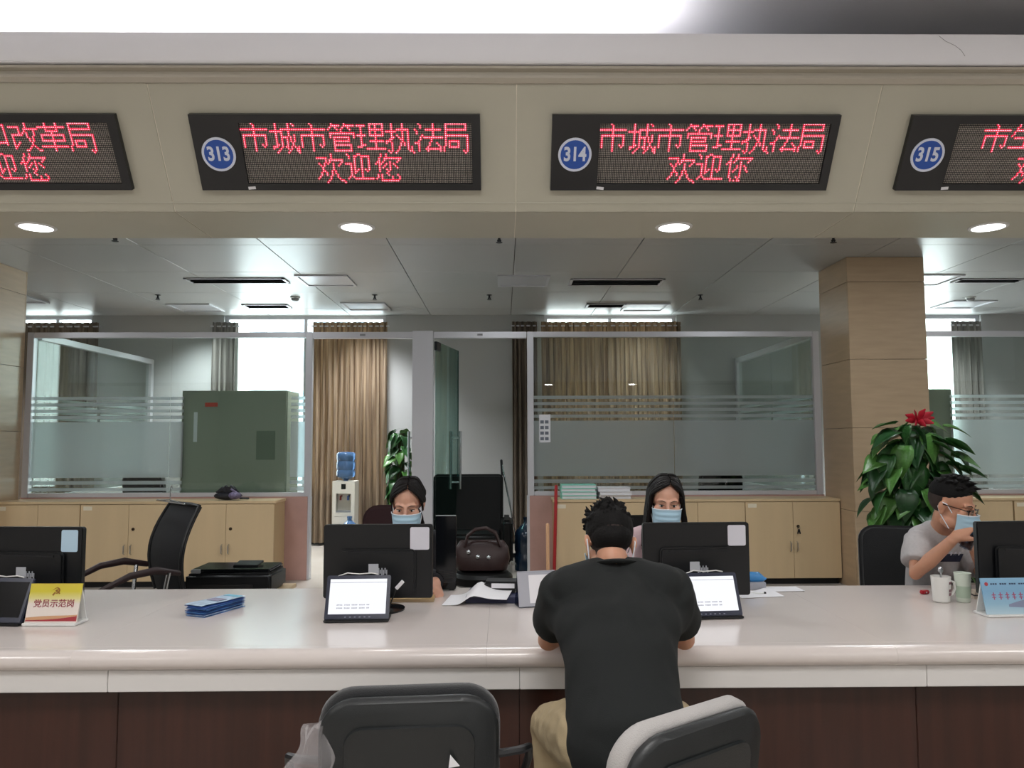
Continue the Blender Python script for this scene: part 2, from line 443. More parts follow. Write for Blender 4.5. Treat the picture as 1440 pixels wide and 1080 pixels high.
# plinth under the glass and partitions
YP = 8.7
struct(MB().box(-5.26, -2.14, YP-.06, YP+.03, 0, .9).build('wall_plinth', pinkstone))
struct(MB().box(.29, 3.54, YP-.06, YP+.03, 0, .9).build('wall_plinth_right', pinkstone))
struct(MB().box(4.335, 8.9, YP-.06, YP+.03, 0, .9).build('wall_plinth_far', pinkstone))
ZR = 2.715
CLEAR = [(W(258, 600, 8.7).x, W(409, 600, 8.7).x), (4.2, W(1337, 600, 8.7).x)]
def bands(x0, x1, y, m):
    "etched bands, left off where the filing cabinets stand against the glass"
    for c0_, c1_ in CLEAR:
        if c0_ < x1 and c1_ > x0:
            if c0_ > x0: bands(x0, c0_, y, m)
            if c1_ < x1: bands(c1_, x1, y, m)
            return
    for za, zb in ((1.965, 2.0), (1.895, 1.93), (1.825, 1.86), (1.755, 1.79), (1.11, 1.722), (1.035, 1.075), (.965, 1.0)):
        m.box(x0, x1, y-.0015, y, za, zb)
def partition(x0, x1, label, mull):
    g = thing('glass_partition', label, 'partition', ((x0+x1)/2, YP, .9), world=True)
    xsx = [x0]+mull+[x1]
    for q in (x0, x1): MB().box(q-.035, q+.035, YP-.045, YP+.03, .9, ZR).build('post', alu, g, bevel=.003)
    MB().box(x0+.036, x1-.036, YP-.04, YP+.03, ZR-.06, ZR).build('top_rail', alu, g, bevel=.003)
    MB().box(x0+.036, x1-.036, YP-.04, YP+.03, .9, .945).build('bottom_rail', alu, g, bevel=.003)
    for a, b in zip(xsx[:-1], xsx[1:]):
        pn = MB().box(a+.002, b-.002, YP-.005, YP+.005, .945, ZR-.06).build('glass_pane', glass, g)
        m = MB(); bands(a+(.036 if a == x0 else .003), b-(.036 if b == x1 else .003), YP-.006, m); m.build('frosted_film', film, pn)
    return g
partition(-5.225, -2.15, 'glass partition of the left office with frosted bands, above the three left cabinets', [-3.68])
partition(.305, 3.50, 'glass partition of the middle office with frosted bands, left of the stone column', [1.9])
partition(4.37, 8.8, 'glass partition with frosted bands to the right of the stone column', [6.6])
# door frame with thick white mullion
df = thing('door_frame', 'white aluminium frame of the two open glass doorways with a thick middle post', 'door frame', (-.87, YP, 0), world=True)
MB().box(-1.005, -.775, YP-.06, YP+.06, 0, ZR+.01).build('post', alu, df, bevel=.005)
MB().box(-2.185, -2.115, YP-.045, YP+.045, 0, .9).build('post', alu, df, bevel=.003)
MB().box(.262, .335, YP-.045, YP+.045, 0, .9).build('post', alu, df, bevel=.003)
for a, b in ((-2.114, -1.006), (-.774, .263)):
    tr = MB().box(a, b, YP-.04, YP+.04, ZR-.07, ZR).build('top_rail', alu, df, bevel=.003)
    MB().box((a+b)/2-.03, (a+b)/2+.03, YP-.043, YP-.040, ZR-.045, ZR-.022).build('maker_plate', mat('grey_plate', '#8c8c90', .5), tr)
def glass_door(n, hx, ang, label):
    d = thing('door_%d' % n, None, None, (hx, YP+.03, 0), R(ang), kind='structure')
    d['label'] = label
    p = MB().box(.03, .98, -.006, .006, .02, 2.62).build('glass_leaf', glass_green, d)
    MB().box(.975, .981, -.0065, .0065, .02, 2.62).build('polished_edge', mat('glass_edge', '#16494a', .2), p)
    for z in (.02, 2.52): MB().box(.02, .17, -.016, .016, z, z+.1).build('patch_fitting', dark_metal, d, bevel=.004)
    h = MB()
    for sgn in (-1, 1):
        h.tube([(.86, .06*sgn, .92), (.86, .06*sgn, 1.62)], .017, 10)
        for z in (1.0, 1.54): h.tube([(.86, 0, z), (.86, .06*sgn, z)], .012, 8)
    h.build('handle', chrome, d)
    return d
glass_door(1, -.985, 97, 'clear glass door leaf swung open left of the thick white post')
glass_door(2, -.76, 78, 'clear glass door leaf with a long steel handle, swung open right of the thick white post')
# side dividers between the offices
def divider(x, label):
    g = thing('glass_divider', label, 'partition', (x, 10.1, 0), world=True)
    MB().box(x-.04, x+.04, 8.76, 11.58, ZR-.07, ZR).build('top_rail', alu, g, bevel=.003)
    MB().box(x-.04, x+.04, 11.5, 11.584, 0, ZR-.071).build('post', alu, g, bevel=.003)
    MB().box(x-.04, x+.04, 8.76, 11.498, 0, .9).build('base_panel', wallgrey, g)
    for a, b in ((8.76, 10.12), (10.14, 11.49)):
        pn = MB().box(x-.005, x+.005, a, b, .901, ZR-.072).build('glass_pane', glass, g)
        m = MB()
        for za, zb in ((1.965, 2.0), (1.895, 1.93), (1.825, 1.86), (1.755, 1.79), (1.11, 1.722)): m.box(x-.0065, x-.0055, a+.03, b-.03, za, zb)
        m.build('frosted_film', film, pn)
divider(-5.20, 'glass side divider of the left office running back to the wall')
divider(3.50, 'glass side divider of the middle office running back to the wall')

# outside: distant apartment block
ap = thing('apartment_building', 'pale high apartment block far outside the left office window', 'building', (-15, 60, -12), world=True)
bl = mat('pale_render', '#d9dde2', .8); gm = mat('window_grey', '#9fb0c0', .3)
MB().box(-19.5, -10, 60, 72, -12, 40).build('wall', bl, ap)
for fz in range(-3, 13):
    for k in range(6):
        MB().box(-19.2+k*1.55, -18.2+k*1.55, 59.9, 60.05, fz*3+.9, fz*3+2.4).build('window', gm, ap)
    MB().box(-19.6, -9.9, 59.2, 60, fz*3-.1, fz*3+.35).build('balcony', bl, ap)

# ================================================================== COUNTER
cn = thing('service_counter', 'long white stone service counter with a dark wood front', 'counter', (0, 3.4, 0), world=True)
prof = [(4.08, .735), (4.08, .75), (2.955, .75), (2.950, .747), (2.945, .752), (2.915, .752)]
for k in range(0, 9):
    a = R(90+180*k/8); prof.append((2.905+.036*math.cos(a), .7165+.0355*math.sin(a)))
prof += [(2.95, .681), (2.95, .705), (4.08, .705)]
prof = prof[1:]
for k in range(-4, 4):
    x0, x1 = SX0-.12+S*k, SX0-.12+S*(k+1)
    MB().profx(prof, x0+.0003, x1-.0003).build('worktop_slab', quartz, cn, smooth=30)
    x0 += .12; x1 += .12
    MB().box(x0+.0008, x1-.0008, 2.905, 2.935, .602, .68).build('apron', apron_m, cn, bevel=.002)
    MB().box(x0+.001, x1-.001, 2.99, 3.01, .08, .68).build('front_panel', walnut, cn, bevel=.002)
MB().box(-6, 6, 2.935, 3.9, .6, .62).build('under_board', black_mt, cn)
MB().box(-6, 6, 3.03, 3.1, 0, .6).build('kick_board', black_mt, cn)

# ================================================================== LED SIGNS
G = dict(
市="......#.........|.......#........|.......#........|###############.|.......#........|.......#........|.#############..|.#.....#.....#..|.#.....#.....#..|.#.....#.....#..|.#.....#.....#..|.#.....#...#.#..|.#.....#....#...|.......#........|.......#........|................",
城="...#......#.#...|...#......#..#..|...#......#.....|...#..##########|#######...#.....|...#..#...#.....|...#..#...#..#..|...#..####.#.#..|...#..#..#.#.#..|...#..#..#.#.#..|...#..#..#..#...|...##.#..#..#...|.###..#.##.#.#.#|.#...#...#.#..##|....#.....#...##|...#.....#.....#",
管="..#......#......|..#####..######.|.#..#...#..#....|#....#.#....#...|.......#........|.##############.|.#............#.|.#.#########..#.|...#.......#....|...#########....|...#............|...##########...|...#........#...|...#........#...|...##########...|................",
理=".......########.|#####..#..#...#.|..#....#..#...#.|..#....########.|..#....#..#...#.|..#....#..#...#.|#####..########.|..#.......#.....|..#.......#.....|..#....########.|..#.......#.....|..###.....#.....|###.......#.....|.....###########|................|................",
执="...#.....#......|...#.....#......|...#.....#......|...#..#######...|######...#..#...|...#.....#..#...|...#..#..#..#...|...##..#.#..#...|..##....##..#...|###......#..#...|#..#....#.#.#...|...#....#.#.#...|...#...#....#.#.|...#...#....#.#.|.#.#..#......##.|..#..#.........#",
法="..#.......#.....|...#......#.....|...#......#.....|#.....#########.|.#........#.....|.#........#.....|....#.....#.....|...#.###########|...#.....#......|..#......#......|###.....#...#...|..#.....#....#..|..#....#......#.|..#...#########.|..#....#......#.|................",
局=".############...|.#..........#...|.#..........#...|.############...|.#..............|.#..............|.#############..|.#...........#..|.#...........#..|.#.######....#..|.#.#....#....#..|.#.#....#....#..|#..######....#..|#............#..|#..........#.#..|............#...",
欢="........#.......|........#.......|######..#.......|.....#.########.|.....#.#......#.|.#..#.#..#...#..|..#.#....#..#...|...#.....#......|...#.....#......|...##...#.#.....|..#..#..#.#.....|..#..#..#..#....|.#.....#...#....|#......#....#...|......#......##.|.....#.........#",
迎=".#.....##.......|..#..##..#####..|..#..#...#...#..|.....#...#...#..|.....#...#...#..|####.#...#...#..|...#.#...#...#..|...#.#...#...#..|...#.#.#.#.#.#..|...#.##..#..#...|...#.#...#......|...#.....#......|..#.#....#......|.#...###########|................|................",
您="....#..#........|....#..#........|...#..##########|...#..#.......#.|..##.#...#...#..|.#.##..#.#.#....|...#..#..#..#...|...#.#...#...#..|...#...#.#......|...#....#.......|.......#........|..#.#...#....#..|..#.#.....#...#.|.#..#.....#...#.|....##########..|................",
你="....#..#........|....#..#........|...#..##########|...#..#.......#.|..##.#...#...#..|.#.#.....#......|...#...#.#.#....|...#...#.#..#...|...#..#..#..#...|...#.#...#...#..|...#.....#......|...#.....#......|...#...#.#......|....#...#.......|....#.#.##......|................",
和="....##..........|.###....######..|...#....#....#..|...#....#....#..|#######.#....#..|...#....#....#..|..###...#....#..|..#.##..#....#..|.#.#.#..#....#..|.#.#....#....#..|#..#....######..|...#....#....#..|...#............|...#............|...#............|................",
改=".........#......|.........#......|######...#......|.....#..########|.....#..#....#..|.....#.#.#...#..|.######..#...#..|.#.......#..#...|.#........#.#...|.#........#.#...|.#..#......#....|.#.#.......#....|.##.......#.#...|.#.......#...#..|.......##.....##|................",
革="....#.....#.....|....#.....#.....|###############.|....#.....#.....|....#######.....|.......#........|.#############..|.#.....#.....#..|.#.....#.....#..|.#############..|.......#........|.......#........|###############.|.......#........|.......#........|................",
生="...#....#.......|...#....#.......|..#.....#.......|..#############.|.#......#.......|.#......#.......|#.......#.......|..############..|........#.......|........#.......|........#.......|........#.......|###############.|................|................|................")
led_core = emit_mat('lit_led_core', (1, .38, .45), 2.6)
led_glow = emit_mat('lit_led_halo_lens', (1, .01, .06), .82)  # red halo of the lit LEDs put into wide glowing lens discs
led_off = mat('unlit_led', '#aaa39a', .5)
led_back = mat('led_board', '#2a2a2a', .6)
blue_m = mat('badge_blue', '#1e4fa8', .4); badge_white = mat('badge_white', '#d5dcec', .4)
SW, SH = 1.187, .312
def led_sign(xl, num, rows, label):
    bc = B0+FD*.103
    t = thing('led_sign', label, 'sign', (xl, bc.y, bc.z), group='led signs on the fascia')
    # local x right, y up the slope, z outward
    Mx = Matrix(((1, 0, 0, 0), (0, FD.y, FN.y, 0), (0, FD.z, FN.z, 0), (0, 0, 0, 1)))
    def b(m, name, ma, par=t, **k):
        m.v = [tuple(Mx @ V(p)) for p in m.v]; return m.build(name, ma, par, **k)
    px0, px1, py0, py1 = .198, 1.152, .028, .278
    m = MB(); H = .026
    m.box(0, px0, 0, SH, .0005, H); m.box(px1, SW, 0, SH, .0005, H); m.box(px0, px1, 0, py0, .0005, H); m.box(px0, px1, py1, SH, .0005, H)
    b(m, 'frame', mat('sign_black', '#17181b', .35))
    brd = b(MB().box(px0, px1, py0, py1, .0008, .014), 'led_board', led_back)
    lit = set()
    for r, (s, c0) in enumerate(rows):
        for q, ch in enumerate(s):
            if ch == ' ': continue
            for yy, line in enumerate(G[ch].split('|')):
                for xx, c in enumerate(line):
                    if c == '#': lit.add((c0+q*16+xx, r*16+yy))
    pw, ph = (px1-px0)/128, (py1-py0)/32
    off, core, lens = MB(), MB(), MB()
    for j in range(32):
        for i in range(128):
            cx, cy = px0+pw*(i+.5), py1-ph*(j+.5)
            on = (i, j) in lit
            def dot(mm, r, z0, z1, n):
                mm.add([(cx+r*math.cos(2*PI*k/n), cy+r*math.sin(2*PI*k/n), z0) for k in range(n)]+[(cx+r*.55*math.cos(2*PI*k/n), cy+r*.55*math.sin(2*PI*k/n), z1) for k in range(n)],
                       [(k, (k+1) % n, n+(k+1) % n, n+k) for k in range(n)]+[tuple(range(n, 2*n))])
            if on:
                dot(lens, .0056, .014, .0168, 6); dot(core, .0022, .0167, .0180, 5)
            else: dot(off, .0030, .014, .0160, 5)
    b(off, 'unlit_led', led_off, brd, smooth=0, kind='stuff')
    b(lens, 'lit_led_halo_lens', led_glow, brd, smooth=0, kind='stuff')
    b(core, 'lit_led', led_core, brd, smooth=0, kind='stuff')
    bx, by, br = .098, .152, .070
    bd = MB(); n = 40
    bd.lathe([(br*.86, .0265), (br*.86, .029)], n, (bx, by, 0)); bdo = b(bd, 'number_badge', blue_m)
    rg = MB(); rg.loft([[V((bx+r*math.cos(2*PI*k/n), by+r*math.sin(2*PI*k/n), z)) for k in range(n)] for r, z in ((br*.86, .0265), (br, .0265), (br, .030), (br*.86, .030))], closed=True)
    b(rg, 'ring', badge_white, bdo)
    me = text_mesh(num, .080, .0024); me.transform(Matrix.Scale(.80, 4, (1, 0, 0))); me.transform(Matrix.Translation((bx, by, .030))); me.transform(Mx); link('number', me, badge_white, bdo)
    b(MB().box(.197, .228, .004, .016, .0262, .027, M=Matrix.Translation((.21, .01, 0)) @ Matrix.Rotation(R(-6 if num == '314' else 4), 4, 'Z') @ Matrix.Translation((-.21, -.01, 0))), 'sticker', paper)
    return t
led_sign(-1.279-S, '312', [('和改革局', 56), ('欢迎您', 40)], 'LED sign cut by the left edge of the photo, reading 和改革局 in red dots')
led_sign(-1.279, '313', [('市城市管理执法局', 0), ('欢迎您', 40)], 'LED sign left of centre, above the woman with tied hair, blue badge 313')
led_sign(.205, '314', [('市城市管理执法局', 0), ('欢迎你', 40)], 'LED sign right of centre, above the customer in black, blue badge 314')
led_sign(1.690, '315', [('市生', 16), ('欢迎您', 40)], 'LED sign cut by the right edge of the photo, blue badge 315')

# ================================================================== CEILING FITTINGS
glow = emit_mat('downlight_glow', (1, .98, 1), 5)
dn = ['leftmost', 'second from left', 'third from left', 'rightmost']
for k in range(4):
    x = -2.17+S*k+.003
    d = thing('downlight', 'round recessed downlight in the soffit, %s of the four' % dn[k], 'downlight', (x, 3.597, 2.5), group='downlights in the soffit')
    MB().loft([[V((r*math.cos(2*PI*q/32), r*math.sin(2*PI*q/32), z)) for q in range(32)] for r, z in ((.071, -.0005), (.086, -.0005), (.084, -.005), (.071, -.007))], closed=True).build('trim_ring', white_pl, d)
    MB().lathe([(.070, -.0055), (.070, -.0015)], 32).build('diffuser', glow, d)
    area('downlight_lamp', (x, 3.597, 2.490), .12, .12, DOWN_W, (1, .97, .95))
spr_m = dark_metal
spn = 0
for u, v in ((162, 337), (702, 339), (1172, 339), (222, 420), (527, 420), (688, 420), (985, 420)):
    p = WZ(u, v, 3.33); spn += 1
    place = ['above the leftmost cabinets, just under the soffit edge', 'under the soffit edge above the doorway', 'under the soffit edge by the stone column', 'deep in the office, farthest left', 'deep in the office, right of the smoke detector', 'deep in the office above the right doorway', 'deep in the office below the dark air vent'][spn-1]
    s = thing('sprinkler', 'small ceiling sprinkler head '+place, 'sprinkler', (p.x, p.y, 3.38), group='ceiling sprinklers')
    MB().lathe([(.035, -.001), (.035, -.006), (.012, -.010), (.012, -.035), (.02, -.04), (.02, -.05), (.008, -.052)], 12).build('body', spr_m, s)
    MB().lathe([(.03, -.062), (.03, -.066)], 12).tube([(.012, 0, -.05), (.012, 0, -.063)], .004, 6).tube([(-.012, 0, -.05), (-.012, 0, -.063)], .004, 6).build('deflector', spr_m, s)
for u, v, lb in ((415, 421, 'white dome smoke detector on the office ceiling left of the doorway'), (1365, 421, 'white dome smoke detector on the office ceiling right of the stone column')):
    p = WZ(u, v, 3.35)
    s = thing('smoke_detector', lb, 'detector', (p.x, p.y, 3.38))
    MB().lathe([(.065, -.001), (.065, -.012), (.06, -.016)], 20).build('base', white_pl, s)
    MB().lathe([(.052, -.016), (.052, -.03), (.04, -.048), (.02, -.055)], 20).build('dome', mat('grey_plastic', '#8b8d90', .4), s)
def vent(u0, u1, va, vb, lb, dark=True):
    a = WZ(u0, vb, 3.375); b = WZ(u1, va, 3.375)
    x0, x1, y0, y1 = a.x, b.x, a.y, b.y
    t = thing('air_vent', lb, 'vent', ((x0+x1)/2, (y0+y1)/2, 3.38), world=True)
    m = MB(); w = .035
    m.box(x0-w, x1+w, y0-w, y0, 3.364, 3.379); m.box(x0-w, x1+w, y1, y1+w, 3.364, 3.379); m.box(x0-w, x0, y0, y1, 3.364, 3.379); m.box(x1, x1+w, y0, y1, 3.364, 3.379)
    m.build('frame', alu, t, bevel=.003)
    MB().box(x0, x1, y0, y1, 3.376, 3.379).build('dark_throat', black_mt, t)
    n = max(3, int((y1-y0)/.06))
    for k in range(n):
        yc = y0+(y1-y0)*(k+.5)/n
        MB().box(-(x1-x0)/2, (x1-x0)/2, -.018, .018, -.0015, .0015, M=Matrix.Translation(((x0+x1)/2, yc, 3.370)) @ Matrix.Rotation(R(30), 4, 'X')).build('slat', dark_metal if dark else alu, t)
vent(275, 395, 391, 398, 'long dark slot air vent in the office ceiling left of the square lamp')
vent(803, 932, 392, 401, 'long dark slot air vent in the office ceiling above the middle office glass')
vent(352, 400, 428, 433, 'small dark air vent near the left office window')
vent(826, 878, 427, 432, 'small dark air vent near the middle office curtain')
vent(1340, 1440, 392, 397, 'dark slot air vent in the ceiling right of the stone column')
def added_lamp(x, y, lb, lit):
    t = thing('added_ceiling_lamp', lb, 'lamp', (x, y, 3.38), world=True)
    m = MB(); h = .3; w = .03
    m.box(x-h, x+h, y-h, y-h+w, 3.362, 3.379); m.box(x-h, x+h, y+h-w, y+h, 3.362, 3.379); m.box(x-h, x-h+w, y-h+w, y+h-w, 3.362, 3.379); m.box(x+h-w, x+h, y-h+w, y+h-w, 3.362, 3.379)
    m.build('frame', alu, t, bevel=.002)
    MB().box(x-h+w, x+h-w, y-h+w, y+h-w, 3.37, 3.378).build('diffuser', emit_mat('added_lamp_glow', (.95, .98, 1), .8) if lit else mat('lamp_acrylic', '#b9c0c8', .2), t)
for (ox, oy), _w in zip(OFFICE_SPOTS, ('farthest left', 'left of the middle', 'in the middle', 'right of the middle', 'farthest right')): added_lamp(ox, oy, 'added square ceiling lamp, unseen above the soffit, %s of its row' % _w, True)
_nm = ['added deep in the left neighbour office', 'added behind the grey curtain side of the left office', 'above the left doorway', 'deep above the brown doorway curtain', 'above the right doorway', 'added deep in the middle office', 'right of the stone column', 'added deep in the right office']
for (ox, oy), _w in zip(LOUVRE_SPOTS, _nm):
    t = thing('louvre_lamp', 'square louvred ceiling lamp '+_w, 'lamp', (ox, oy, 3.38), group='louvred ceiling lamps')
    m = MB(); h = .3; w = .03
    m.box(-h, h, -h, -h+w, -.018, -.001); m.box(-h, h, h-w, h, -.018, -.001); m.box(-h, -h+w, -h+w, h-w, -.018, -.001); m.box(h-w, h, -h+w, h-w, -.018, -.001)
    m.build('frame', alu, t)
    MB().box(-h+w, h-w, -h+w, h-w, -.006, -.001).build('reflector', alu, t)
# ================================================================== CURTAINS
def curtain(x0, x1, z0, z1, m, label, waves, y=11.47, amp=.045):
    t = thing('curtain', label, 'curtain', ((x0+x1)/2, y, z0), world=True)
    nu = waves*8
    def fn(a, b):
        k = 2*PI*waves*a + 1.3*math.sin(5.1*a+x0)
        A = amp*(.55+.45*(1-b))
        return (x0+(x1-x0)*(a+.006*math.sin(k*1.7+b*3)), y+A*math.sin(k)+.012*math.sin(2.3*k+4*b), z0+(z1-z0)*b + (.008*math.sin(k) if b == 1 else 0))
    MB().grid(fn, nu, 14, th=.004).build('cloth', m, t, smooth=80)
    MB().tube([(x0-.02, y, z1-.06), (x1+.02, y, z1-.06)], .012, 8).build('rod', alu, t)
    return t
curtain(-2.80, -1.70, .04, 3.255, curtain_m, 'tall brown curtain in the left doorway behind the water dispenser', 13)
curtain(-4.28, -3.90, .04, 3.255, curtain_g, 'narrow grey curtain at the left side of the bright window', 5)
curtain(-7.30, -5.92, .04, 3.255, curtain_d, 'taupe curtain behind the glass beside the left column', 12)
curtain(.14, .50, .04, 3.255, curtain_d, 'dark taupe curtain edge in the right doorway', 5, 11.45, .05)
curtain(.58, 2.62, .04, 3.255, curtain_m, 'wide brown curtain behind the middle office glass', 20)
curtain(6.68, 7.10, .04, 3.255, curtain_g, 'grey curtain to the right of the stone column', 5)

# ================================================================== CABINETS
def cab_proto():
    t = thing('cabinet', 'x', 'cabinet', (0, 0, 0), group='birch cabinets along the glass partition')
    MB().box(-.498, .498, -.18, .2, .06, .855).build('carcass', birch_edge, t, bevel=.002)
    MB().box(-.48, .48, -.15, .18, 0, .06).build('plinth', black_mt, t)
    for s in (-1, 1):
        d = MB().box(min(0, s*.496)+(.0015 if s > 0 else 0), max(0, s*.496)-(.0015 if s < 0 else 0), -.2, -.181, .065, .852).build('door', birch, t, bevel=.0015)
        h = MB(); x = s*.035
        h.tube([(x, -.2, .34), (x, -.222, .35), (x, -.222, .43), (x, -.2, .44)], .006, 8); h.build('handle', chrome, d)
        if s > 0: MB().lathe([(.016, 0), (.016, .006), (.010, .008), (.010, .016)], 12, M=Matrix.Translation((.05, -.2, .60)) @ Matrix.Rotation(R(90), 4, 'X')).build('lock', mat('dark_brass', '#3c2a1c', .4, metal=.6), d)
        if s < 0: MB().box(-.47, -.38, -.2012, -.2002, .795, .835).build('paper_label', mat('cream_label', '#e2d8c2', .7), d)
    return t
c0 = cab_proto(); CY = 8.435
names = [(-2.88, 'two-door birch cabinet at the right end of the left row, beside the doorway'), (-3.885, 'two-door birch cabinet behind the mesh chair in the left row'), (-4.89, 'two-door birch cabinet at the far left beside the column, partly behind a monitor'),
         (1.033, 'two-door birch cabinet behind the head of the customer in black'), (2.033, 'two-door birch cabinet behind the woman with long hair'), (3.033, 'two-door birch cabinet beside the stone column with keys in its lock'),
         (4.86, 'two-door birch cabinet right of the column, behind the man in grey'), (5.87, 'two-door birch cabinet at the right edge of the photo'), (6.875, 'two-door birch cabinet past the right edge of the photo')]
for k, (x, lb) in enumerate(names):
    if k == 0: c0.location = (x, CY, 0); c0['label'] = lb; c = c0
    else: c = dup(c0, (x, CY, 0), 0, lb)
    if k == 2: c.scale = (.868, 1, 1); c.location.x = -4.823
    if k == 5:
        ks = thing('key_ring', 'small dark keys hanging from the lock of the cabinet by the column', 'keys', (x+.05, CY-.222, .56), world=True)
        m = MB(); m.tube([(x+.05+.014*math.cos(a*PI/5), CY-.221, .585+.014*math.sin(a*PI/5)) for a in range(10)], .002, 6, closed=True); m.build('ring', chrome, ks)
        for q in (-1, 1): MB().box(-.007, .007, -.002, .002, -.05, 0, M=Matrix.Translation((x+.05, CY-.221+q*.003, .572)) @ Matrix.Rotation(R(14*q), 4, 'Y')).build('key', dark_metal, ks, bevel=.001)
for a, b, lb in ((-5.40+.14, -2.37, 'pale birch top running over the left row of cabinets'), (.52, 3.535, 'pale birch top running over the middle row of cabinets'), (4.345, 7.4, 'pale birch top running over the right row of cabinets')):
    tag(MB().box(a, b, 8.23, 8.635, .857, .885).build('worktop', birch, bevel=.003), lb, 'worktop')
ZC = .886
def stack(kind, n, u0, u1, Y, th, m, lb, cat, grp, z0=ZC, dep=.3, edge=None):
    a, b = W(u0, 690, Y).x, W(u1, 690, Y).x
    z = z0
    for k in range(n):
        o = thing(kind, lb(k), cat, ((a+b)/2+random.uniform(-.008, .008), Y+.12+random.uniform(-.01, .01), z), random.uniform(-.02, .02), grp)
        w = (b-a)/2; h = th*random.uniform(.85, 1.1)
        MB().box(-w, w, -dep/2, dep/2, .0006, h*.12).box(-w, w, -dep/2, dep/2, h*.88, h).box(-w, -w+.004, -dep/2, dep/2, h*.12, h*.88).build('cover', m, o)
        MB().box(-w+.0045, w-.006, -dep/2+.006, dep/2-.006, h*.125, h*.875).build('pages', paper, o)
        z += h+.0008
ordn = ['bottom', 'second from bottom', 'middle', 'fourth from bottom', 'fifth from bottom', 'top']
stack('folder', 4, 790, 839, 8.33, .040, mat('mint_card', '#8fd6c4', .6), lambda k: 'mint green folder in the stack on the middle cabinets, %s' % ['at the bottom', 'second from bottom', 'second from top', 'on top'][k], 'folder', 'mint green folders on the cabinets')
stack('paper_ream', 3, 842, 887, 8.33, .040, paper, lambda k: 'white ream of paper beside the mint folders, %s' % ['at the bottom', 'in the middle', 'on top'][k], 'paper', 'white paper reams on the cabinets')

# folded umbrella / bag on left cabinets
ub = thing('folded_umbrella', 'dark crumpled folding umbrella with a violet print lying on the left cabinets', 'umbrella', tuple(W(322, 698, 8.35).xy)+(ZC,))
m = MB()
for k in range(7):
    a = R(-80+k*26); L = random.uniform(.13, .2)
    m.tube([(0, 0, .06), (L*.6*math.sin(a), .02*math.cos(k), .05+.09*math.cos(a)*(1 if abs(a) < 1.2 else .3)), (L*1.05*math.sin(a), .03*math.sin(k), .025+.1*max(0, math.cos(a)))], [.035, .04, .008], 8, round_cap=True, ry=[.03, .018, .006])
m.ell((-.02, 0, .045), (.14, .06, .042))
m.build('canopy', mat('umbrella_dark', '#1a1a22', .6), ub)
m = MB(); m.ell((.07, -.03, .05), (.07, .045, .04)); m.tube([(.03, -.03, .12), (.08, -.04, .08), (.14, -.04, .03)], [.008, .02, .006], 8, ry=.01); m.build('printed_panel', mat('violet_print', '#6d6480', .6, var=.6, vscale=(40, 40, 40)), ub)
MB().tube([(.12, 0, .02), (.2, .01, .018)], .011, 8, round_cap=True).build('grip', black_pl, ub)

# ================================================================== BEHIND THE PARTITION
gc = thing('filing_cabinet', 'tall olive grey filing cabinet standing right behind the left office glass', 'cabinet', (0, 0, 0), world=True)
a, b = W(260, 600, 8.85).x, W(407, 600, 8.85).x
olive = mat('olive_metal', '#959a8a', .5)
gc.location = ((a+b)/2, 8.94, 0)
MB().box(a, b, 8.755, 9.25, .05, 2.07).build('body', olive, gc, bevel=.006)
d = MB().box(a+.01, b-.01, 8.737, 8.754, .1, 2.06).build('door', olive, gc, bevel=.003)
for k, (p, q) in enumerate(((a+.01, (a+b)/2-.003), ((a+b)/2+.003, b-.01))):
    if k == 0:
        MB().box(q-.32, q-.18, 8.7340, 8.7368, 1.89, 1.935).build('sticker', mat('red_sticker', '#c8402e', .6), d, label='small red sticker')
        MB().box(q-.44, q-.40, 8.7340, 8.7368, 1.5, 1.83).build('tape_strip', paper, d, label='narrow white paper strip')
    else:
        MB().box(p+.25, p+.46, 8.7340, 8.7368, 1.3, 1.62).build('notice', mat('faded_notice', '#6c7866', .7), d)
MB().box(a+.02, b-.02, 8.83, 9.23, 0, .05).build('base', black_mt, gc)
gc2 = dup(gc, (W(1337, 600, 8.8).x-(b-a)/2, 8.94, 0), 0, 'olive grey filing cabinet behind the glass just right of the stone column')

def office_chair(name, label, loc, rz, m):
    t = thing(name, label, 'chair', loc, rz)
    MB().rbox(.52, .62, .09, -.05, .05, M=Matrix.Translation((0, .27, .82)) @ Matrix.Rotation(R(-8), 4, 'X')).build('backrest', m, t, bevel=.02)
    MB().box(-.27, .27, -.27, .24, .42, .52).build('seat', m, t, bevel=.035, seg=3)
    for s in (-1, 1): MB().tube([(s*.3, .2, .5), (s*.32, .18, .68), (s*.32, -.18, .68), (s*.3, -.2, .48)], .02, 8).build('armrest', black_pl, t)
    MB().tube([(0, 0, .08), (0, 0, .42)], .03, 10).build('column', dark_metal, t)
    for k in range(5):
        an = 2*PI*k/5+.3
        MB().tube([(0, 0, .1), (.3*math.cos(an), .3*math.sin(an), .055)], [.028, .018], 8).ell((.3*math.cos(an), .3*math.sin(an), .028), .027, nu=10, nv=6).build('leg', black_pl, t)
    return t
office_chair('office_chair', 'black office chair blurred behind the left office frosted glass', (-4.15, 9.55, 0), R(170), leather)
ch2 = dup([o for o in COL.objects if o.name == 'office_chair'][0], (2.55, 9.6, 0), R(185), 'black office chair behind the frosted glass of the middle office')
dk0 = None
def desk(loc, w, label):
    t = thing('office_desk', label, 'desk', loc)
    MB().box(-w/2, w/2, -.35, .35, .72, .75).build('desktop', birch, t, bevel=.004)
    for s in (-1, 1): MB().box(s*w/2-.03-.02*s, s*w/2+.03-.02*s, -.33, .33, 0, .72).build('side_panel', birch, t)
    MB().box(-w/2+.06, w/2-.06, .2, .22, .3, .719).build('modesty_panel', birch, t)
    return t
desk((-4.2, 10.35, 0), 1.5, 'birch desk in the left office')
desk((2.35, 10.4, 0), 1.7, 'birch desk in the middle office')
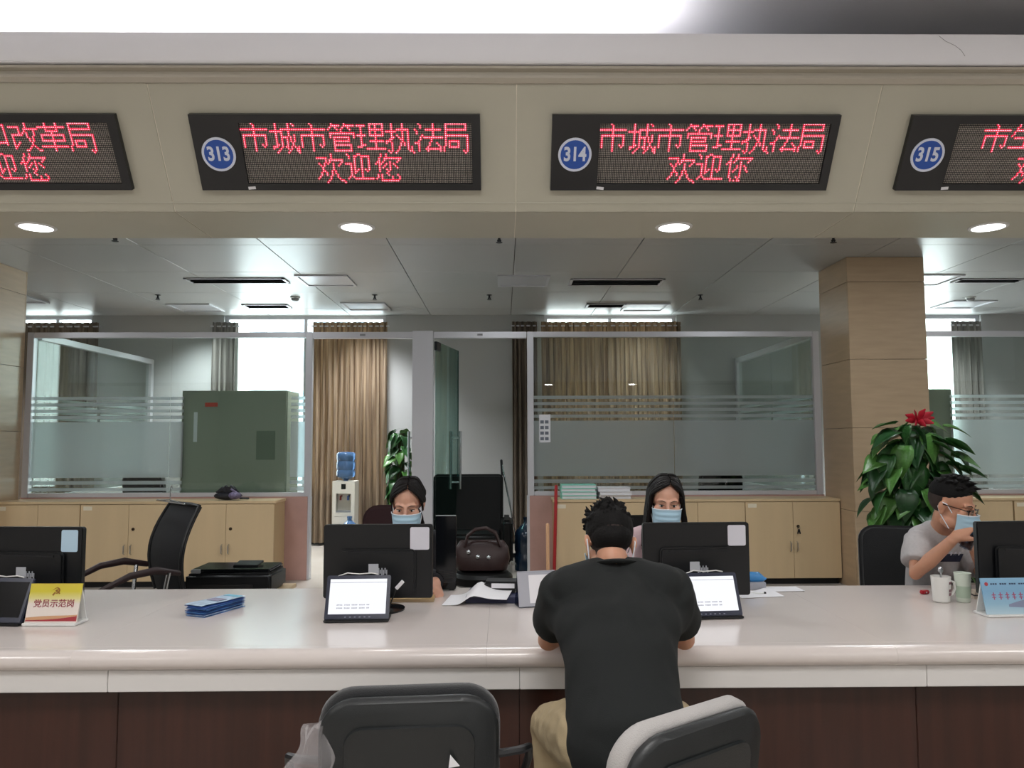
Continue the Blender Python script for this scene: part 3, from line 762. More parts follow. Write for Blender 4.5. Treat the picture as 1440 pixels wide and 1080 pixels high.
nt = thing('notice_sheet', 'white notice sheet stuck on the left edge of the middle office glass', 'notice', tuple(W(766, 604, 8.72)), world=True)
a = W(758, 583, 8.712); b = W(774, 622, 8.712)
MB().box(a.x, b.x, 8.6895, 8.691, b.z, a.z).build('sheet', paper, nt)
m = MB()
for k in range(4):
    for q in range(2): m.box(a.x+.012+.052*q, a.x+.052+.052*q, 8.6886, 8.6894, a.z-.10-.062*k, a.z-.065-.062*k)
m.build('photo_print', mat('print_grey', '#6f7480', .7), nt)

# black armchair with mop behind the right doorway
sf = thing('leather_armchair', 'black leather armchair behind the right doorway', 'armchair', (-.43, 9.35, 0))
MB().box(-.42, .42, -.36, .3, .12, .44).build('seat', leather, sf, bevel=.04, seg=3)
MB().rbox(.86, .86, .06, -.09, .09, M=Matrix.Translation((0, .34, .66)) @ Matrix.Rotation(R(-10), 4, 'X')).build('backrest', leather, sf, bevel=.035, seg=3)
for s in (-1, 1): MB().box(s*.47-.07, s*.47+.07, -.38, .36, .1, .6).build('armrest', leather, sf, bevel=.04, seg=3)
for x in (-.4, .4):
    for y in (-.3, .3): MB().box(x-.03, x+.03, y-.03, y+.03, 0, .119).build('leg', black_mt, sf)
def pole_tool(name, lb, base, top, r, m, headm, hw=.14):
    t = thing(name, lb, 'broom', base, world=True)
    base = V(base); top = V(top); d = (top-base).normalized()
    MB().tube([base+d*.13, top], r, 8, round_cap=True).build('pole', m, t)
    MB().box(-hw, hw, -.025, .025, .09, .14, M=Matrix.Translation(base)).build('head', black_pl, t, bevel=.006)
    br = MB()
    for k in range(14): br.tube([base+V((-hw+.02+(2*hw-.04)*k/13, 0, .1)), base+V(((-hw+.02+(2*hw-.04)*k/13)*1.12, 0, .003))], [.009, .007], 5)
    br.build('bristles', headm, t, kind='stuff')
    return t
p = W(705, 648, 9.75); mp = pole_tool('mop', 'steel handled mop leaning beside the black armchair', (.22, 9.62, 0), (p.x, 9.78, p.z), .011, chrome, white_pl)
MB().tube([p+V((0, .03, -.0)), p+V((.012, .02, -.17))], .017, 8, round_cap=True).build('grip', black_pl, mp)
pole_tool('broom', 'broom with a red handle leaning by the middle cabinets', (.515, 8.10, 0), tuple(W(782, 684, 8.2)), .017, mat('red_pole', '#a51d22', .4), mat('bristle_red', '#7a2a22', .8), .1)
pole_tool('broom', 'short broom with a pale wooden handle left of the red handled broom', (.44, 7.84, 0), tuple(W(770, 738, 7.9)), .017, mat('pale_wood', '#d9a981', .5), mat('bristle_tan', '#8a6a48', .8), .09)

# water dispenser
wp = W(485, 700, 10.7)
wdz = thing('water_dispenser', 'white water dispenser with a blue bottle in front of the brown curtain', 'water dispenser', (wp.x, 10.75, 0))
wm = mat('ivory_plastic', '#d8d3c8', .4)
m = MB(); m.box(-.15, .15, -.15, .15, .02, .55); m.box(-.15, -.10, -.15, .15, .55, .80); m.box(.10, .15, -.15, .15, .55, .80); m.box(-.10, .10, -.02, .15, .55, .80); m.box(-.15, .15, -.15, .15, .80, .965)
m.build('cabinet_body', wm, wdz)
MB().box(-.13, .13, -.158, -.151, .06, .5).build('door', wm, wdz, bevel=.004)
MB().box(-.1, .1, -.15, -.03, .551, .57).build('drip_tray', mat('grey_plastic', '#8b8d90', .4), wdz)
for s, mm in ((-1, 'tap_red'), (1, 'tap_blue')):
    MB().tube([(s*.05, -.02, .76), (s*.05, -.09, .76), (s*.05, -.095, .71)], .013, 8).build('tap', mat(mm, '#8e2f2b' if s < 0 else '#33508e', .4), wdz)
MB().box(-.03, .03, -.153, -.1505, .86, .93).build('control_panel', black_gl, wdz)
bt = mat('blue_bottle', '#5f86b8', .12, spec=.6); MATS['blue_bottle'].node_tree.nodes['Principled BSDF'].inputs['Transmission Weight'].default_value = .55
MB().lathe([(.03, .966), (.04, .985), (.12, 1.02), (.128, 1.04), (.128, 1.10), (.120, 1.11), (.120, 1.12), (.128, 1.13), (.128, 1.22), (.120, 1.23), (.120, 1.24), (.128, 1.25), (.128, 1.33), (.11, 1.352), (.06, 1.358)], 24).build('bottle', bt, wdz)
for x, y, h, mm, lb in ((-2.02, 10.4, .52, 'blue_bottle', 'spare blue water bottle on the floor right of the dispenser'), (.265, 9.15, .62, 'navy_bottle', 'dark blue water bottle standing in the right doorway')):
    t = thing('water_bottle', lb, 'bottle', (x, y, 0))
    m_ = mat('navy_bottle', '#0f2032', .2) if mm == 'navy_bottle' else bt
    MB().lathe([(.1, .001), (.135, .02), (.135, h*.3), (.127, h*.33), (.127, h*.36), (.135, h*.39), (.135, h*.66), (.12, h*.75), (.04, h*.88), (.03, h*.9), (.03, h*.96)], 22).build('body', m_, t)
    MB().lathe([(.034, h*.955), (.034, h), (.01, h+.002)], 16).build('cap', m_, t)

# ================================================================== PLANTS
leaf_ms = [mat('leaf_green', '#2d5a2a', .35, var=.3, vscale=(14, 14, 14)), mat('leaf_dark', '#1e4320', .35, var=.3, vscale=(14, 14, 14)), mat('leaf_light', '#4d7a38', .35, var=.25, vscale=(14, 14, 14))]
def leaf_mesh(name, L, Wd, droop, m):
    "heart-shaped blade along +x from the stalk, folded on its midrib"
    mb = MB(); n = 7; top = []
    st = [(0, 0, 0), (-.05, .30, .02)]
    prof = [(0, .02), (.03, .36), (.14, .52), (.32, .55), (.52, .46), (.72, .28), (.88, .12), (1, .005)]
    rows = []
    for x, w in prof:
        z = -droop*x*x*L
        rows.append([V((x*L*.96-(.06*L if w > .3 and x < .1 else 0), s*w*Wd, z+abs(s)*w*Wd*.33-(.25*Wd*abs(s)**2*w*droop))) for s in (-1, -.5, 0, .5, 1)])
    mb.grid(lambda a, b: rows[int(round(b*(len(prof)-1)))][int(round(a*4))], 4, len(prof)-1, th=.0016)
    mb.tube([(0, 0, 0), (-.05*L, 0, .0), (-.3*L, 0, -.10*L), (-.5*L, 0, -.3*L)], .004, 5)
    me = mb.mesh(name); me.shade_smooth(); me.materials.append(m); return me
LM = [leaf_mesh('leaf_%d' % k, 1, .62, d, leaf_ms[k % 3]) for k, d in enumerate((.15, .4, .3, .6, .5, .25))]
def pothos(name, label, base, pole_h, pot_r, pot_h, spots, size, potm):
    t = thing(name, label, 'plant', base)
    MB().lathe([(pot_r*.72, .001), (pot_r, pot_h*.95), (pot_r*1.06, pot_h*.95), (pot_r*1.06, pot_h), (pot_r*.92, pot_h), (pot_r*.9, pot_h*.9), (.02, pot_h*.9)], 26).build('pot', potm, t)
    MB().tube([(0, 0, pot_h*.9), (0, 0, pole_h)], .045, 10).build('moss_pole', mat('moss', '#3b3a22', .95, bump=1, bscale=80), t)
    m = MB()
    for k in range(5):
        a = k*1.3; m.tube([(.05*math.cos(a+s*1.1), .05*math.sin(a+s*1.1), pot_h*.9+(pole_h-pot_h)*s/5) for s in range(6)], .008, 6)
    m.build('stem', leaf_ms[1], t)
    for (pos, ax, sz, mi) in spots:
        o = bpy.data.objects.new('leaf', LM[mi]); COL.objects.link(o); o.parent = t
        o.location = pos; o.scale = (sz, sz, sz)
        x = V(ax).normalized(); up = V((0, 0, 1)); y = up.cross(x)
        y = y.normalized() if y.length > .05 else V((0, 1, 0)); z = x.cross(y)
        roll = Matrix.Rotation(random.uniform(-.5, .5), 3, x)
        o.rotation_euler = (roll @ Matrix((x, y, z)).transposed()).to_euler()
    return t
rnd = random.Random(3)
spots = []
PB = V((W(1290, 700, 6.6).x, 6.6, 0))
def spot_px(u, v, dy, du, dv, sz, mi):
    p = W(u, v, 6.6+dy)-PB; q = W(u+du, v+dv, 6.6+dy)-PB
    ax = (q-p); ax.y = -abs(rnd.uniform(.1, .6))*ax.length; spots.append((p, ax, sz, mi))
for u, v, du, dv, sz in ((1262, 607, -40, 6, .33), (1310, 612, 44, 16, .33), (1312, 622, 42, 22, .30), (1285, 602, 22, 18, .26), (1275, 598, -8, 14, .22), (1250, 640, -30, 40, .32), (1272, 628, -10, 36, .36), (1300, 628, 22, 32, .36), (1322, 636, 30, 24, .34), (1330, 652, 40, 14, .30), (1262, 660, -22, 26, .3), (1288, 655, 2, 40, .36), (1244, 690, -40, 16, .30), (1310, 664, 22, 30, .32), (1275, 690, -6, 40, .34), (1300, 690, 16, 34, .34), (1250, 700, -20, 40, .3), (1262, 720, -12, 34, .3), (1290, 722, 8, 34, .3), (1318, 690, 28, 34, .3)):
    spot_px(u, v, -.22+rnd.uniform(-.06, .06), du, dv, sz*.76, rnd.randrange(6))
for u, v, du, dv, sz in ((1252, 612, -40, 4, .30), (1240, 645, -40, 12, .30), (1232, 700, -34, 8, .28), (1238, 718, -30, 20, .28), (1332, 618, 40, 10, .30), (1338, 640, 40, 12, .28), (1348, 658, 30, 8, .28), (1328, 600, 30, 4, .26), (1258, 596, -26, 2, .26), (1304, 634, 10, 20, .3), (1240, 655, -30, 22, .30), (1236, 672, -28, 26, .28), (1346, 640, 24, 30, .28), (1340, 672, 30, 20, .30), (1250, 622, -32, 10, .30), (1330, 622, 36, 14, .28), (1300, 612, 10, 34, .30), (1280, 618, -20, 34, .30), (1316, 652, 10, 36, .32), (1280, 675, -20, 30, .32), (1264, 640, -24, 20, .32), (1292, 700, -4, 38, .32), (1240, 712, -18, 30, .26), (1330, 700, 20, 36, .30)):
    spot_px(u, v, -.16+rnd.uniform(-.08, .06), du, dv, sz*.84, rnd.randrange(6))
for k in range(100):
    an = rnd.uniform(0, 2*PI); z = .5+1.15*rnd.random(); rr = (.10+.16*rnd.random())*(1.0 if z < 1.45 else .7)
    p = V((rr*math.cos(an), rr*math.sin(an), z)); spots.append((p, (math.cos(an), math.sin(an), -.2-.7*rnd.random()), rnd.uniform(.22, .33), rnd.randrange(6)))
rp = pothos('potted_pothos', 'tall leafy potted plant with a red bloom on top in front of the stone column', PB, 1.62, .2, .42, spots, .3, mat('white_glaze', '#d5d3cc', .25))
m = MB(); top = W(1290, 592, 6.45)-PB
for k in range(9):
    a = 2*PI*k/9; q = V((math.cos(a), -.5*abs(math.sin(a))-.2, .55*math.sin(a)+.35)); p0 = top
    m.tube([p0, p0+q*.06, p0+q*.13+V((0, 0, -.02))], [.012, .034, .006], 7, ry=[.006, .006, .003])
fl_ = m.build('flower', mat('petal_red', '#b3152b', .6), rp)
m = MB(); m.tube([top+V((.0, .02, -.02)), top+V((.02, .05, -.2))], .007, 6); m.build('stalk', leaf_ms[1], rp)
spots2 = []
LB = V((W(562, 640, 9.9).x, 10.0, 0))
for k in range(95):
    an = rnd.uniform(0, 2*PI); z = .3+1.35*rnd.random(); rr = .06+.07*rnd.random()
    spots2.append((V((rr*math.cos(an), rr*math.sin(an), z)), (math.cos(an), math.sin(an), -.5-.8*rnd.random()), rnd.uniform(.14, .22), rnd.randrange(6)))
pothos('potted_pothos', 'tall narrow climbing plant behind the open glass door leaf', LB, 1.6, .17, .3, spots2, .2, mat('brown_glaze', '#5a4234', .3))

# ================================================================== STAFF FURNITURE
mc = thing('mesh_chair', 'black mesh office chair in front of the left cabinets', 'chair', (W(238, 780, 5.0).x-.30, 5.14, 0), R(-46))
meshm = mat('black_mesh', '#141519', .8, bump=.8, bscale=220)
def backfn(a, b):
    z = .50+.58*b
    return ((a-.5)*(.47+.06*math.sin(b*PI)), .22-.085*math.sin(PI*b*.95)+.10*b+.03*(a-.5)**2*4, z)
MB().grid(backfn, 10, 16, th=.02).build('backrest', meshm, mc, smooth=60)
MB().tube([V(backfn(0, j/10))+V((-.005, -.005, 0)) for j in range(11)]+[V(backfn(i/6, 1))+V((0, -.005, .008)) for i in range(1, 6)]+[V(backfn(1, 1-j/10))+V((.005, -.005, 0)) for j in range(11)], .012, 8).build('back_frame', black_pl, mc)
MB().box(-.25, .25, -.26, .22, .42, .50).build('seat', black_fab, mc, bevel=.035, seg=3)
for s in (-1, 1):
    MB().tube([(s*.27, .2, .665), (s*.28, .05, .70), (s*.28, -.1, .685), (s*.27, -.3, .60)], [.018, .024, .022, .016], 10, ry=[.012]*4, round_cap=True).build('armrest', mat('dark_red_plastic', '#2c1c1d', .45), mc)
    MB().tube([(s*.28, .13, .68), (s*.25, .1, .45)], .014, 8).build('arm_post', chrome, mc)
MB().tube([(0, 0, .09), (0, 0, .42)], .028, 10).build('column', dark_metal, mc)
for k in range(5):
    an = 2*PI*k/5
    MB().tube([(0, 0, .1), (.3*math.cos(an), .3*math.sin(an), .055)], [.028, .018], 8).ell((.3*math.cos(an), .3*math.sin(an), .028), .027, nu=10, nv=6).build('leg', black_pl, mc)
hg = MB(); hg.tube([(-.23, .235, 1.10), (.24, .235, 1.10)], .006, 8, round_cap=True); hg.tube([(0, .235, 1.10), (0, .235, 1.19), (.015, .235, 1.205), (.03, .235, 1.19)], .003, 6)
hg.tube([(-.23, .235, 1.10), (0, .235, 1.115), (.24, .235, 1.10)], .003, 6)
o = hg.build('wire_hanger', chrome, None); o.parent = None
hgm = mc.matrix_basis.copy()
o.data.transform(Matrix.Translation(o.location)); o.location = mc.location; o.rotation_euler = mc.rotation_euler
tag(o, 'thin metal clothes hanger resting on the top of the mesh chair', 'hanger')

pt = thing('printer', 'black desktop printer on the low table in front of the left cabinets', 'printer', (W(332, 800, 5.75).x, 5.78, .43))
MB().box(-.30, .30, -.2, .2, .004, .145).build('body', black_pl, pt, bevel=.02, seg=3)
MB().box(-.28, .28, -.16, .18, .146, .172).build('scanner_lid', black_gl, pt, bevel=.01)
MB().box(-.02, .16, -.02, .12, .172, .186, M=Matrix.Rotation(R(6), 4, 'X')).build('paper_feed_flap', black_pl, pt, bevel=.003)
MB().box(-.18, .18, -.205, -.2005, .03, .075).build('output_slot', black_mt, pt)
MB().box(-.26, -.2, -.19, -.17, .15, .176).build('control_panel', mat('grey_plastic', '#8b8d90', .4), pt)
lt = thing('low_table', 'low birch table carrying the black printer', 'table', (W(332, 800, 5.75).x, 5.78, 0))
MB().box(-.36, .36, -.26, .26, .40, .43).build('tabletop', birch, lt, bevel=.003)
for x in (-.32, .32):
    for y in (-.22, .22): MB().box(x-.025, x+.025, y-.025, y+.025, 0, .40).build('leg', birch_edge, lt)
# bag on a stool
st = thing('stool', 'black padded stool under the brown handbag', 'stool', (W(678, 780, 6.0).x, 6.0, 0))
MB().lathe([(.20, .42), (.23, .44), (.23, .49), (.20, .515)], 24).build('seat', leather, st)
for k in range(4):
    a = PI/4+k*PI/2; MB().tube([(.14*math.cos(a), .14*math.sin(a), .42), (.2*math.cos(a), .2*math.sin(a), .004)], .014, 8).build('leg', chrome, st)
hb = thing('handbag', 'dark red brown leather handbag with three steel studs and an arched handle', 'bag', (W(678, 780, 6.0).x, 6.0, .5165))
bagm = mat('oxblood_leather', '#29110f', .45, bump=.3, bscale=60)
m = MB(); rings = []
for z, w, d in ((.002, .15, .05), (.02, .19, .085), (.10, .21, .085), (.18, .20, .06), (.225, .17, .03), (.235, .16, .015)):
    rings.append([V((w*math.copysign(abs(math.cos(2*PI*k/28))**.6, math.cos(2*PI*k/28)), d*math.copysign(abs(math.sin(2*PI*k/28))**.6, math.sin(2*PI*k/28)), z)) for k in range(28)])
m.loft(rings); m.build('body', bagm, hb, smooth=60)
for y in (-.05, .05): MB().tube([(-.13, y, .19), (-.11, y, .27), (-.05, y*.6, .315), (.03, y*.6, .325), (.10, y*.8, .29), (.14, y, .19)], .011, 8).build('handle', bagm, hb)
for x, z in ((-.10, .155), (-.03, .12), (.05, .115)): MB().ell((x, -.078 if z > .13 else -.086, z), (.017, .010, .017), nu=12, nv=8).build('stud', chrome, hb)
# high-backed chairs of the staff
def staff_back(loc, rz, label, m, h=.62, w=.5):
    t = thing('staff_chair', label, 'chair', loc, rz)
    MB().rbox(w, h, .09, -.045, .045, M=Matrix.Translation((0, .26, .55+h/2)) @ Matrix.Rotation(R(-7), 4, 'X')).build('backrest', m, t, bevel=.02, seg=3)
    MB().box(-.26, .26, -.26, .22, .40, .47).build('seat', m, t, bevel=.03, seg=3)
    MB().tube([(0, 0, .08), (0, 0, .40)], .03, 10).build('column', dark_metal, t)
    for k in range(5):
        an = 2*PI*k/5
        MB().tube([(0, 0, .1), (.3*math.cos(an), .3*math.sin(an), .055)], [.028, .018], 8).ell((.3*math.cos(an), .3*math.sin(an), .028), .027, nu=10, nv=6).build('leg', black_pl, t)
    return t
sc1 = staff_back((W(556, 730, 4.55).x, 4.47, 0), R(8), 'dark maroon chair behind the woman with tied hair', mat('maroon_fabric', '#2a1216', .9), .57, .36)
staff_back((W(912, 730, 4.55).x, 4.5, 0), R(6), 'black chair behind the woman with long hair', leather, .50, .36)
staff_back((W(1262, 760, 4.5).x, 4.42, 0), R(-20), 'black chair behind the man in the grey shirt', black_fab, .44, .44)

# ================================================================== MONITORS
def monitor(label, loc, rz, sticker):
    t = thing('monitor', label, 'monitor', loc, rz, 'staff monitors seen from behind')
    w, h = .486, .325; zc = .215
    MB().rbox(w, h, .012, -.012, .018, (0, zc)).build('shell', black_pl, t, bevel=.004)
    MB().rbox(.34, .20, .02, -.034, -.0125, (0, zc-.045)).build('rear_bulge', black_pl, t, bevel=.008)
    MB().box(-.13, .13, -.0375, -.0345, zc+.035, zc+.043).build('vent_slot', black_mt, t)
    MB().box(-w/2+.012, w/2-.012, .0185, .0195, zc-h/2+.02, zc+h/2-.012).build('screen', mat('monitor_screen', '#2b3340', .2), t)
    MB().box(-.04, .04, -.03, .0, .012, zc-.10).build('neck', black_pl, t, bevel=.005)
    MB().lathe([(.12, .001), (.12, .008), (.05, .016), (.03, .018)], 28).build('base', black_gl, t)
    MB().box(-.038, .006, -.0358, -.0345, zc-.048, zc-.008).build('type_label', mat('silver_label', '#b9bcc2', .5), t)
    m = MB()
    for k in range(7): m.box(-.002+.007*k, .003+.007*k, -.0356, -.0345, zc-.062+.006*(k % 3), zc-.034+.008*(k % 2))
    m.build('bar_label', mat('grey_label', '#a4a7ae', .5), t)
    if sticker:
        sx, sw, sh, sm = sticker
        c = MB().rbox(sw, sh, .008, -.0138, -.0122, (sx, zc+h/2-.012-sh/2)).build('sticker_card', sm, t)
    return t
lightcard = mat('sticker_card_white', '#cfcfd8', .6)
def at_counter(u, Y): return (W(u, 800, Y).x, Y, .7505)
monitor('black monitor at the left edge of the photo with a pale blue sticker', at_counter(42, 3.52), R(-4), (.185, .075, .095, mat('blue_card', '#b3cfe2', .6)))
monitor('black monitor seen from behind in front of the woman with tied hair', at_counter(532, 3.56), 0, (.186, .086, .10, lightcard))
monitor('black monitor seen from behind in front of the woman with long hair', at_counter(979, 3.58), R(2), (.185, .082, .092, lightcard))
monitor('black monitor seen from behind at the right edge of the photo', at_counter(1446, 3.58), R(3), None)
xa, xb = W(613, 780, 4.0).x, W(641, 780, 4.0).x
m2 = thing('computer_case', 'slim black computer case standing right of the monitor of the woman with tied hair', 'computer', ((xa+xb)/2, 4.03, .7505))
hw = (xb-xa)/2
MB().box(-hw, hw, -.035, .035, .006, .372).build('case', black_gl, m2, bevel=.003)
for k in range(6): MB().box(-hw+.015, hw-.015, -.0362, -.0352, .04+.012*k, .045+.012*k).build('vent_slot', black_mt, m2)
MB().box(-hw, hw, -.036, -.028, .3725, .3745).build('edge_highlight', alu, m2)  # bright strip stands in for the highlight along the top edge
for q in (-1, 1): MB().box(q*(hw-.02)-.012, q*(hw-.02)+.012, -.03, .03, .0005, .006).build('foot', black_mt, m2)

# ================================================================== TABLETS
def tablet(label, loc, rz, lit=True):
    t = thing('tablet', label, 'tablet', loc, rz, 'tablets on the counter')
    Mt = Matrix.Rotation(R(-24), 4, 'X')
    MB().rbox(.268, .185, .008, -.008, .008, (0, .100), M=Mt).build('case', mat('tablet_navy', '#1a2036', .3), t, bevel=.003)
    scr = MB().box(-.119, .119, -.0088, -.0081, .030, .176, M=Mt).build('screen', emit_mat('tablet_screen', (.93, .95, 1), .95) if lit else black_gl, t)
    if lit:
        g = mat('screen_grey', '#b9bccb', .6)
        MB().box(-.119, .119, -.0094, -.0089, .160, .162, M=Mt).build('title_line', g, scr)
        m = MB()
        for r, n in ((.052, 22), (.065, 22)):
            for k in range(n):
                if k % 5 != 4: m.box(-.085+.0062*k, -.0805+.0062*k, -.0094, -.0089, r, r+.005, M=Mt)
        m.build('text_lines', g, scr, kind='stuff')
        m = MB()
        for k in range(6): m.box(-.05+.02*k, -.043+.02*k, -.0092, -.0081, .016, .019, M=Mt)
        m.build('touch_icons', mat('icon_white', '#8e93a8', .5), t)
    MB().box(-.05, .05, 0, .012, 0, .082, M=Matrix.Translation((0, .080, .002)) @ Matrix.Rotation(R(20), 4, 'X')).build('stand_leg', black_pl, t, bevel=.002)
    MB().box(-.134, .134, -.014, .092, .0005, .010).build('foot', black_pl, t, bevel=.002)
    MB().tube([(-.09, .075, .175), (-.05, .08, .187), (.0, .08, .182), (.05, .08, .186), (.08, .08, .18)], .0025, 6).build('cable', white_pl, t)
    return t
tablet('upright tablet with a bright white screen before the woman with tied hair', (W(500, 860, 3.3).x, 3.32, .7525), R(2))
tablet('upright tablet with a bright white screen to the right of the customer', (W(1003, 860, 3.32).x, 3.34, .7525), R(5))
tablet('dark tablet cut by the left edge of the photo beside the yellow plaque', (W(-13, 860, 3.3).x, 3.30, .7525), R(-6), False)

# ================================================================== PLAQUES
Mk = Matrix.Rotation(R(-14), 4, 'X')
def textured(name, stops):
    def b(nt):
        tc = nt.nodes.new('ShaderNodeTexCoord'); sp = nt.nodes.new('ShaderNodeSeparateXYZ'); rp = nt.nodes.new('ShaderNodeValToRGB')
        mr = nt.nodes.new('ShaderNodeMapRange'); mr.inputs[1].default_value = 0; mr.inputs[2].default_value = .17
        nt.links.new(tc.outputs['Object'], sp.inputs[0]); nt.links.new(sp.outputs[2], mr.inputs[0]); nt.links.new(mr.outputs[0], rp.inputs[0])
        while len(rp.color_ramp.elements) < len(stops): rp.color_ramp.elements.new(.5)
        for e, (p, c) in zip(rp.color_ramp.elements, stops): e.position = p; e.color = (*lin(c), 1)
        d = node(nt, 'ShaderNodeBsdfPrincipled', Roughness=.35); nt.links.new(rp.outputs[0], d.inputs['Base Color']); return d.outputs[0]
    return shader_mat(name, b)
pl = thing('desk_plaque', 'yellow and white desk plaque with red emblem and red characters at the left', 'plaque', (W(69, 870, 3.28).x, 3.29, .7505), R(-1))
fb = MB().box(-.107, .107, -.003, .003, .012, .168, M=Mk).build('face_board', textured('plaque_yellow', [(0, '#e6dcd6'), (.5, '#e3d9d0'), (.62, '#d8d08a'), (.78, '#cdc02f'), (1, '#cdb93a')]), pl)
MB().box(-.104, .104, -.0026, .0026, .012, .16, M=Matrix.Translation((0, .085, 0)) @ Matrix.Rotation(R(16), 4, 'X')).build('rear_board', white_pl, pl)
MB().box(-.112, .108, -.012, .092, .0005, .012).build('base', white_pl, pl, bevel=.002)
redm = mat('plaque_red', '#a33038', .5)
text_part('characters', '党员示范岗', .034, Mk @ Matrix.Translation((.002, -.0034, .086)) @ FACE, mat('character_red', '#8c2f3c', .5), fb, .0004)
text_part('emblem', '☭', .042, Mk @ Matrix.Translation((.004, -.0034, .133)) @ FACE, mat('emblem_gold', '#8a5a12', .5), fb, .001)
m = MB(); n = 16
m.loft([[Mk @ V((x, y, zlo)) for y in (-.0042, -.0032)]+[Mk @ V((x, y, zhi)) for y in (-.0032, -.0042)] for x, zlo, zhi in [(-.105+.21*k/n, .0175, .022+.016*(k/n)**2.2) for k in range(n+1)]])
m.build('red_swoosh', redm, fb)
m = MB()
m.loft([[Mk @ V((x, y, zlo)) for y in (-.0040, -.0031)]+[Mk @ V((x, y, zhi)) for y in (-.0031, -.0040)] for x, zlo, zhi in [(-.105+.21*k/n, .0225+.016*(k/n)**2.2, .032+.014*(k/n)**2.6+.005*math.sin(PI*k/n*1.2)) for k in range(n+1)]])
m.build('orange_swoosh', mat('plaque_orange', '#c99a72', .5), fb)
pb = thing('desk_plaque', 'light blue desk plaque with a row of red characters at the right edge', 'plaque', (W(1440, 850, 3.34).x, 3.355, .7505), R(3))
fb = MB().box(-.155, .155, -.003, .003, .010, .160, M=Mk).build('face_board', textured('plaque_blue', [(0, '#b9cfd8'), (.3, '#8fb6cc'), (.6, '#7aa6c6'), (1, '#86b2cf')]), pb)
MB().box(-.15, .15, -.0026, .0026, .010, .155, M=Matrix.Translation((0, .08, 0)) @ Matrix.Rotation(R(16), 4, 'X')).build('rear_board', white_pl, pb)
MB().box(-.157, .157, -.012, .09, .0005, .010).build('base', white_pl, pb, bevel=.002)
m = MB()
for k in range(7): m.box(-.118+.030*k, -.100+.030*k, -.0038, -.0031, .088, .092, M=Mk); m.box(-.118+.030*k, -.100+.030*k, -.0038, -.0031, .078, .081, M=Mk); m.box(-.111+.030*k, -.107+.030*k, -.0037, -.0031, .070, .100, M=Mk)
m.build('characters', mat('character_crimson', '#a04c6a', .5), fb, kind='stuff')
m = MB()
for k in range(22):
    if k % 4 != 3: m.box(-.115+.0105*k, -.107+.0105*k, -.0038, -.0031, .132, .138, M=Mk)
m.build('small_characters', mat('character_navy', '#2c3f5e', .5), fb, kind='stuff')
MB().lathe([(.008, -.0005), (.008, .0005)], 16, M=Mk @ Matrix.Translation((-.133, -.0037, .135)) @ Matrix.Rotation(R(90), 4, 'X')).build('emblem', redm, fb)
m = MB(); m.loft([[Mk @ V((x, y, zlo)) for y in (-.0040, -.0031)]+[Mk @ V((x, y, zhi)) for y in (-.0031, -.0040)] for x, zlo, zhi in [(-.05+.2*k/12, .04-.01*k/12, .05+.022*math.sin(PI*k/14)) for k in range(13)]]); m.build('bridge_print', mat('print_violet', '#7d86a0', .5), fb)
# acrylic card stand
ac = thing('card_stand', 'clear acrylic card stand with a white card left of the customer', 'card stand', (W(757, 836, 3.6).x, 3.6, .7505), R(14))
acr = glass_mat('acrylic', '#cfd3dc')
MB().box(-.09, .09, -.002, .002, .004, .16, M=Mk).build('front_sheet', mat('grey_card', '#a5a7b0', .4), ac)
MB().box(-.09, .09, -.0015, .0015, .004, .158, M=Matrix.Translation((0, .08, 0)) @ Matrix.Rotation(R(16), 4, 'X')).build('rear_sheet', acr, ac)
MB().box(-.038, .060, -.0036, -.0021, .018, .142, M=Mk).build('card', paper, ac)
MB().box(-.09, .09, -.004, .08, .0004, .004).build('base_sheet', acr, ac)

# ================================================================== SMALL THINGS ON THE COUNTER
lf_m = [mat('leaflet_blue', '#4f83c2', .4, var=.35, vscale=(30, 18, 1)), mat('leaflet_pale', '#b3c8dd', .4, var=.3, vscale=(30, 18, 1)), mat('leaflet_navy', '#2e549a', .4, var=.2, vscale=(20, 20, 1))]
bx = WZ(303, 856, .76)
nm = ['bottom', 'second from the bottom', 'third from the bottom', 'third from the top', 'second from the top', 'top']
for k in range(6):
    o = thing('leaflet', 'blue and white leaflet in the pile on the counter, %s of six' % nm[k], 'leaflet', (bx.x+random.uniform(-.006, .006)-(.008 if k == 5 else 0), bx.y+random.uniform(-.012, .012), .7506+.008*k), R(-24+random.uniform(-5, 5)), 'blue leaflets on the counter')
    MB().grid(lambda a, b: ((a-.5)*.105, (b-.5)*.25, .0066+.0012*math.sin(b*9)*(1 if k == 5 else .3)), 3, 10, th=.0012).build('upper_fold', lf_m[(1, 0, 2, 0, 2, 1)[k]], o, smooth=60)
    MB().box(-.0525, .0525, -.125, .125, .0002, .0014).build('lower_fold', lf_m[(0, 2, 0, 2, 0, 2)[k]], o)
    if k == 5:
        MB().box(-.035, .035, -.02, .03, .0072, .0086).build('photo_print', mat('print_mauve', '#8d8aa2', .5), o)
        MB().box(-.045, .045, .085, .115, .0072, .0088).build('header_print', mat('print_teal', '#6fb0c8', .5), o)
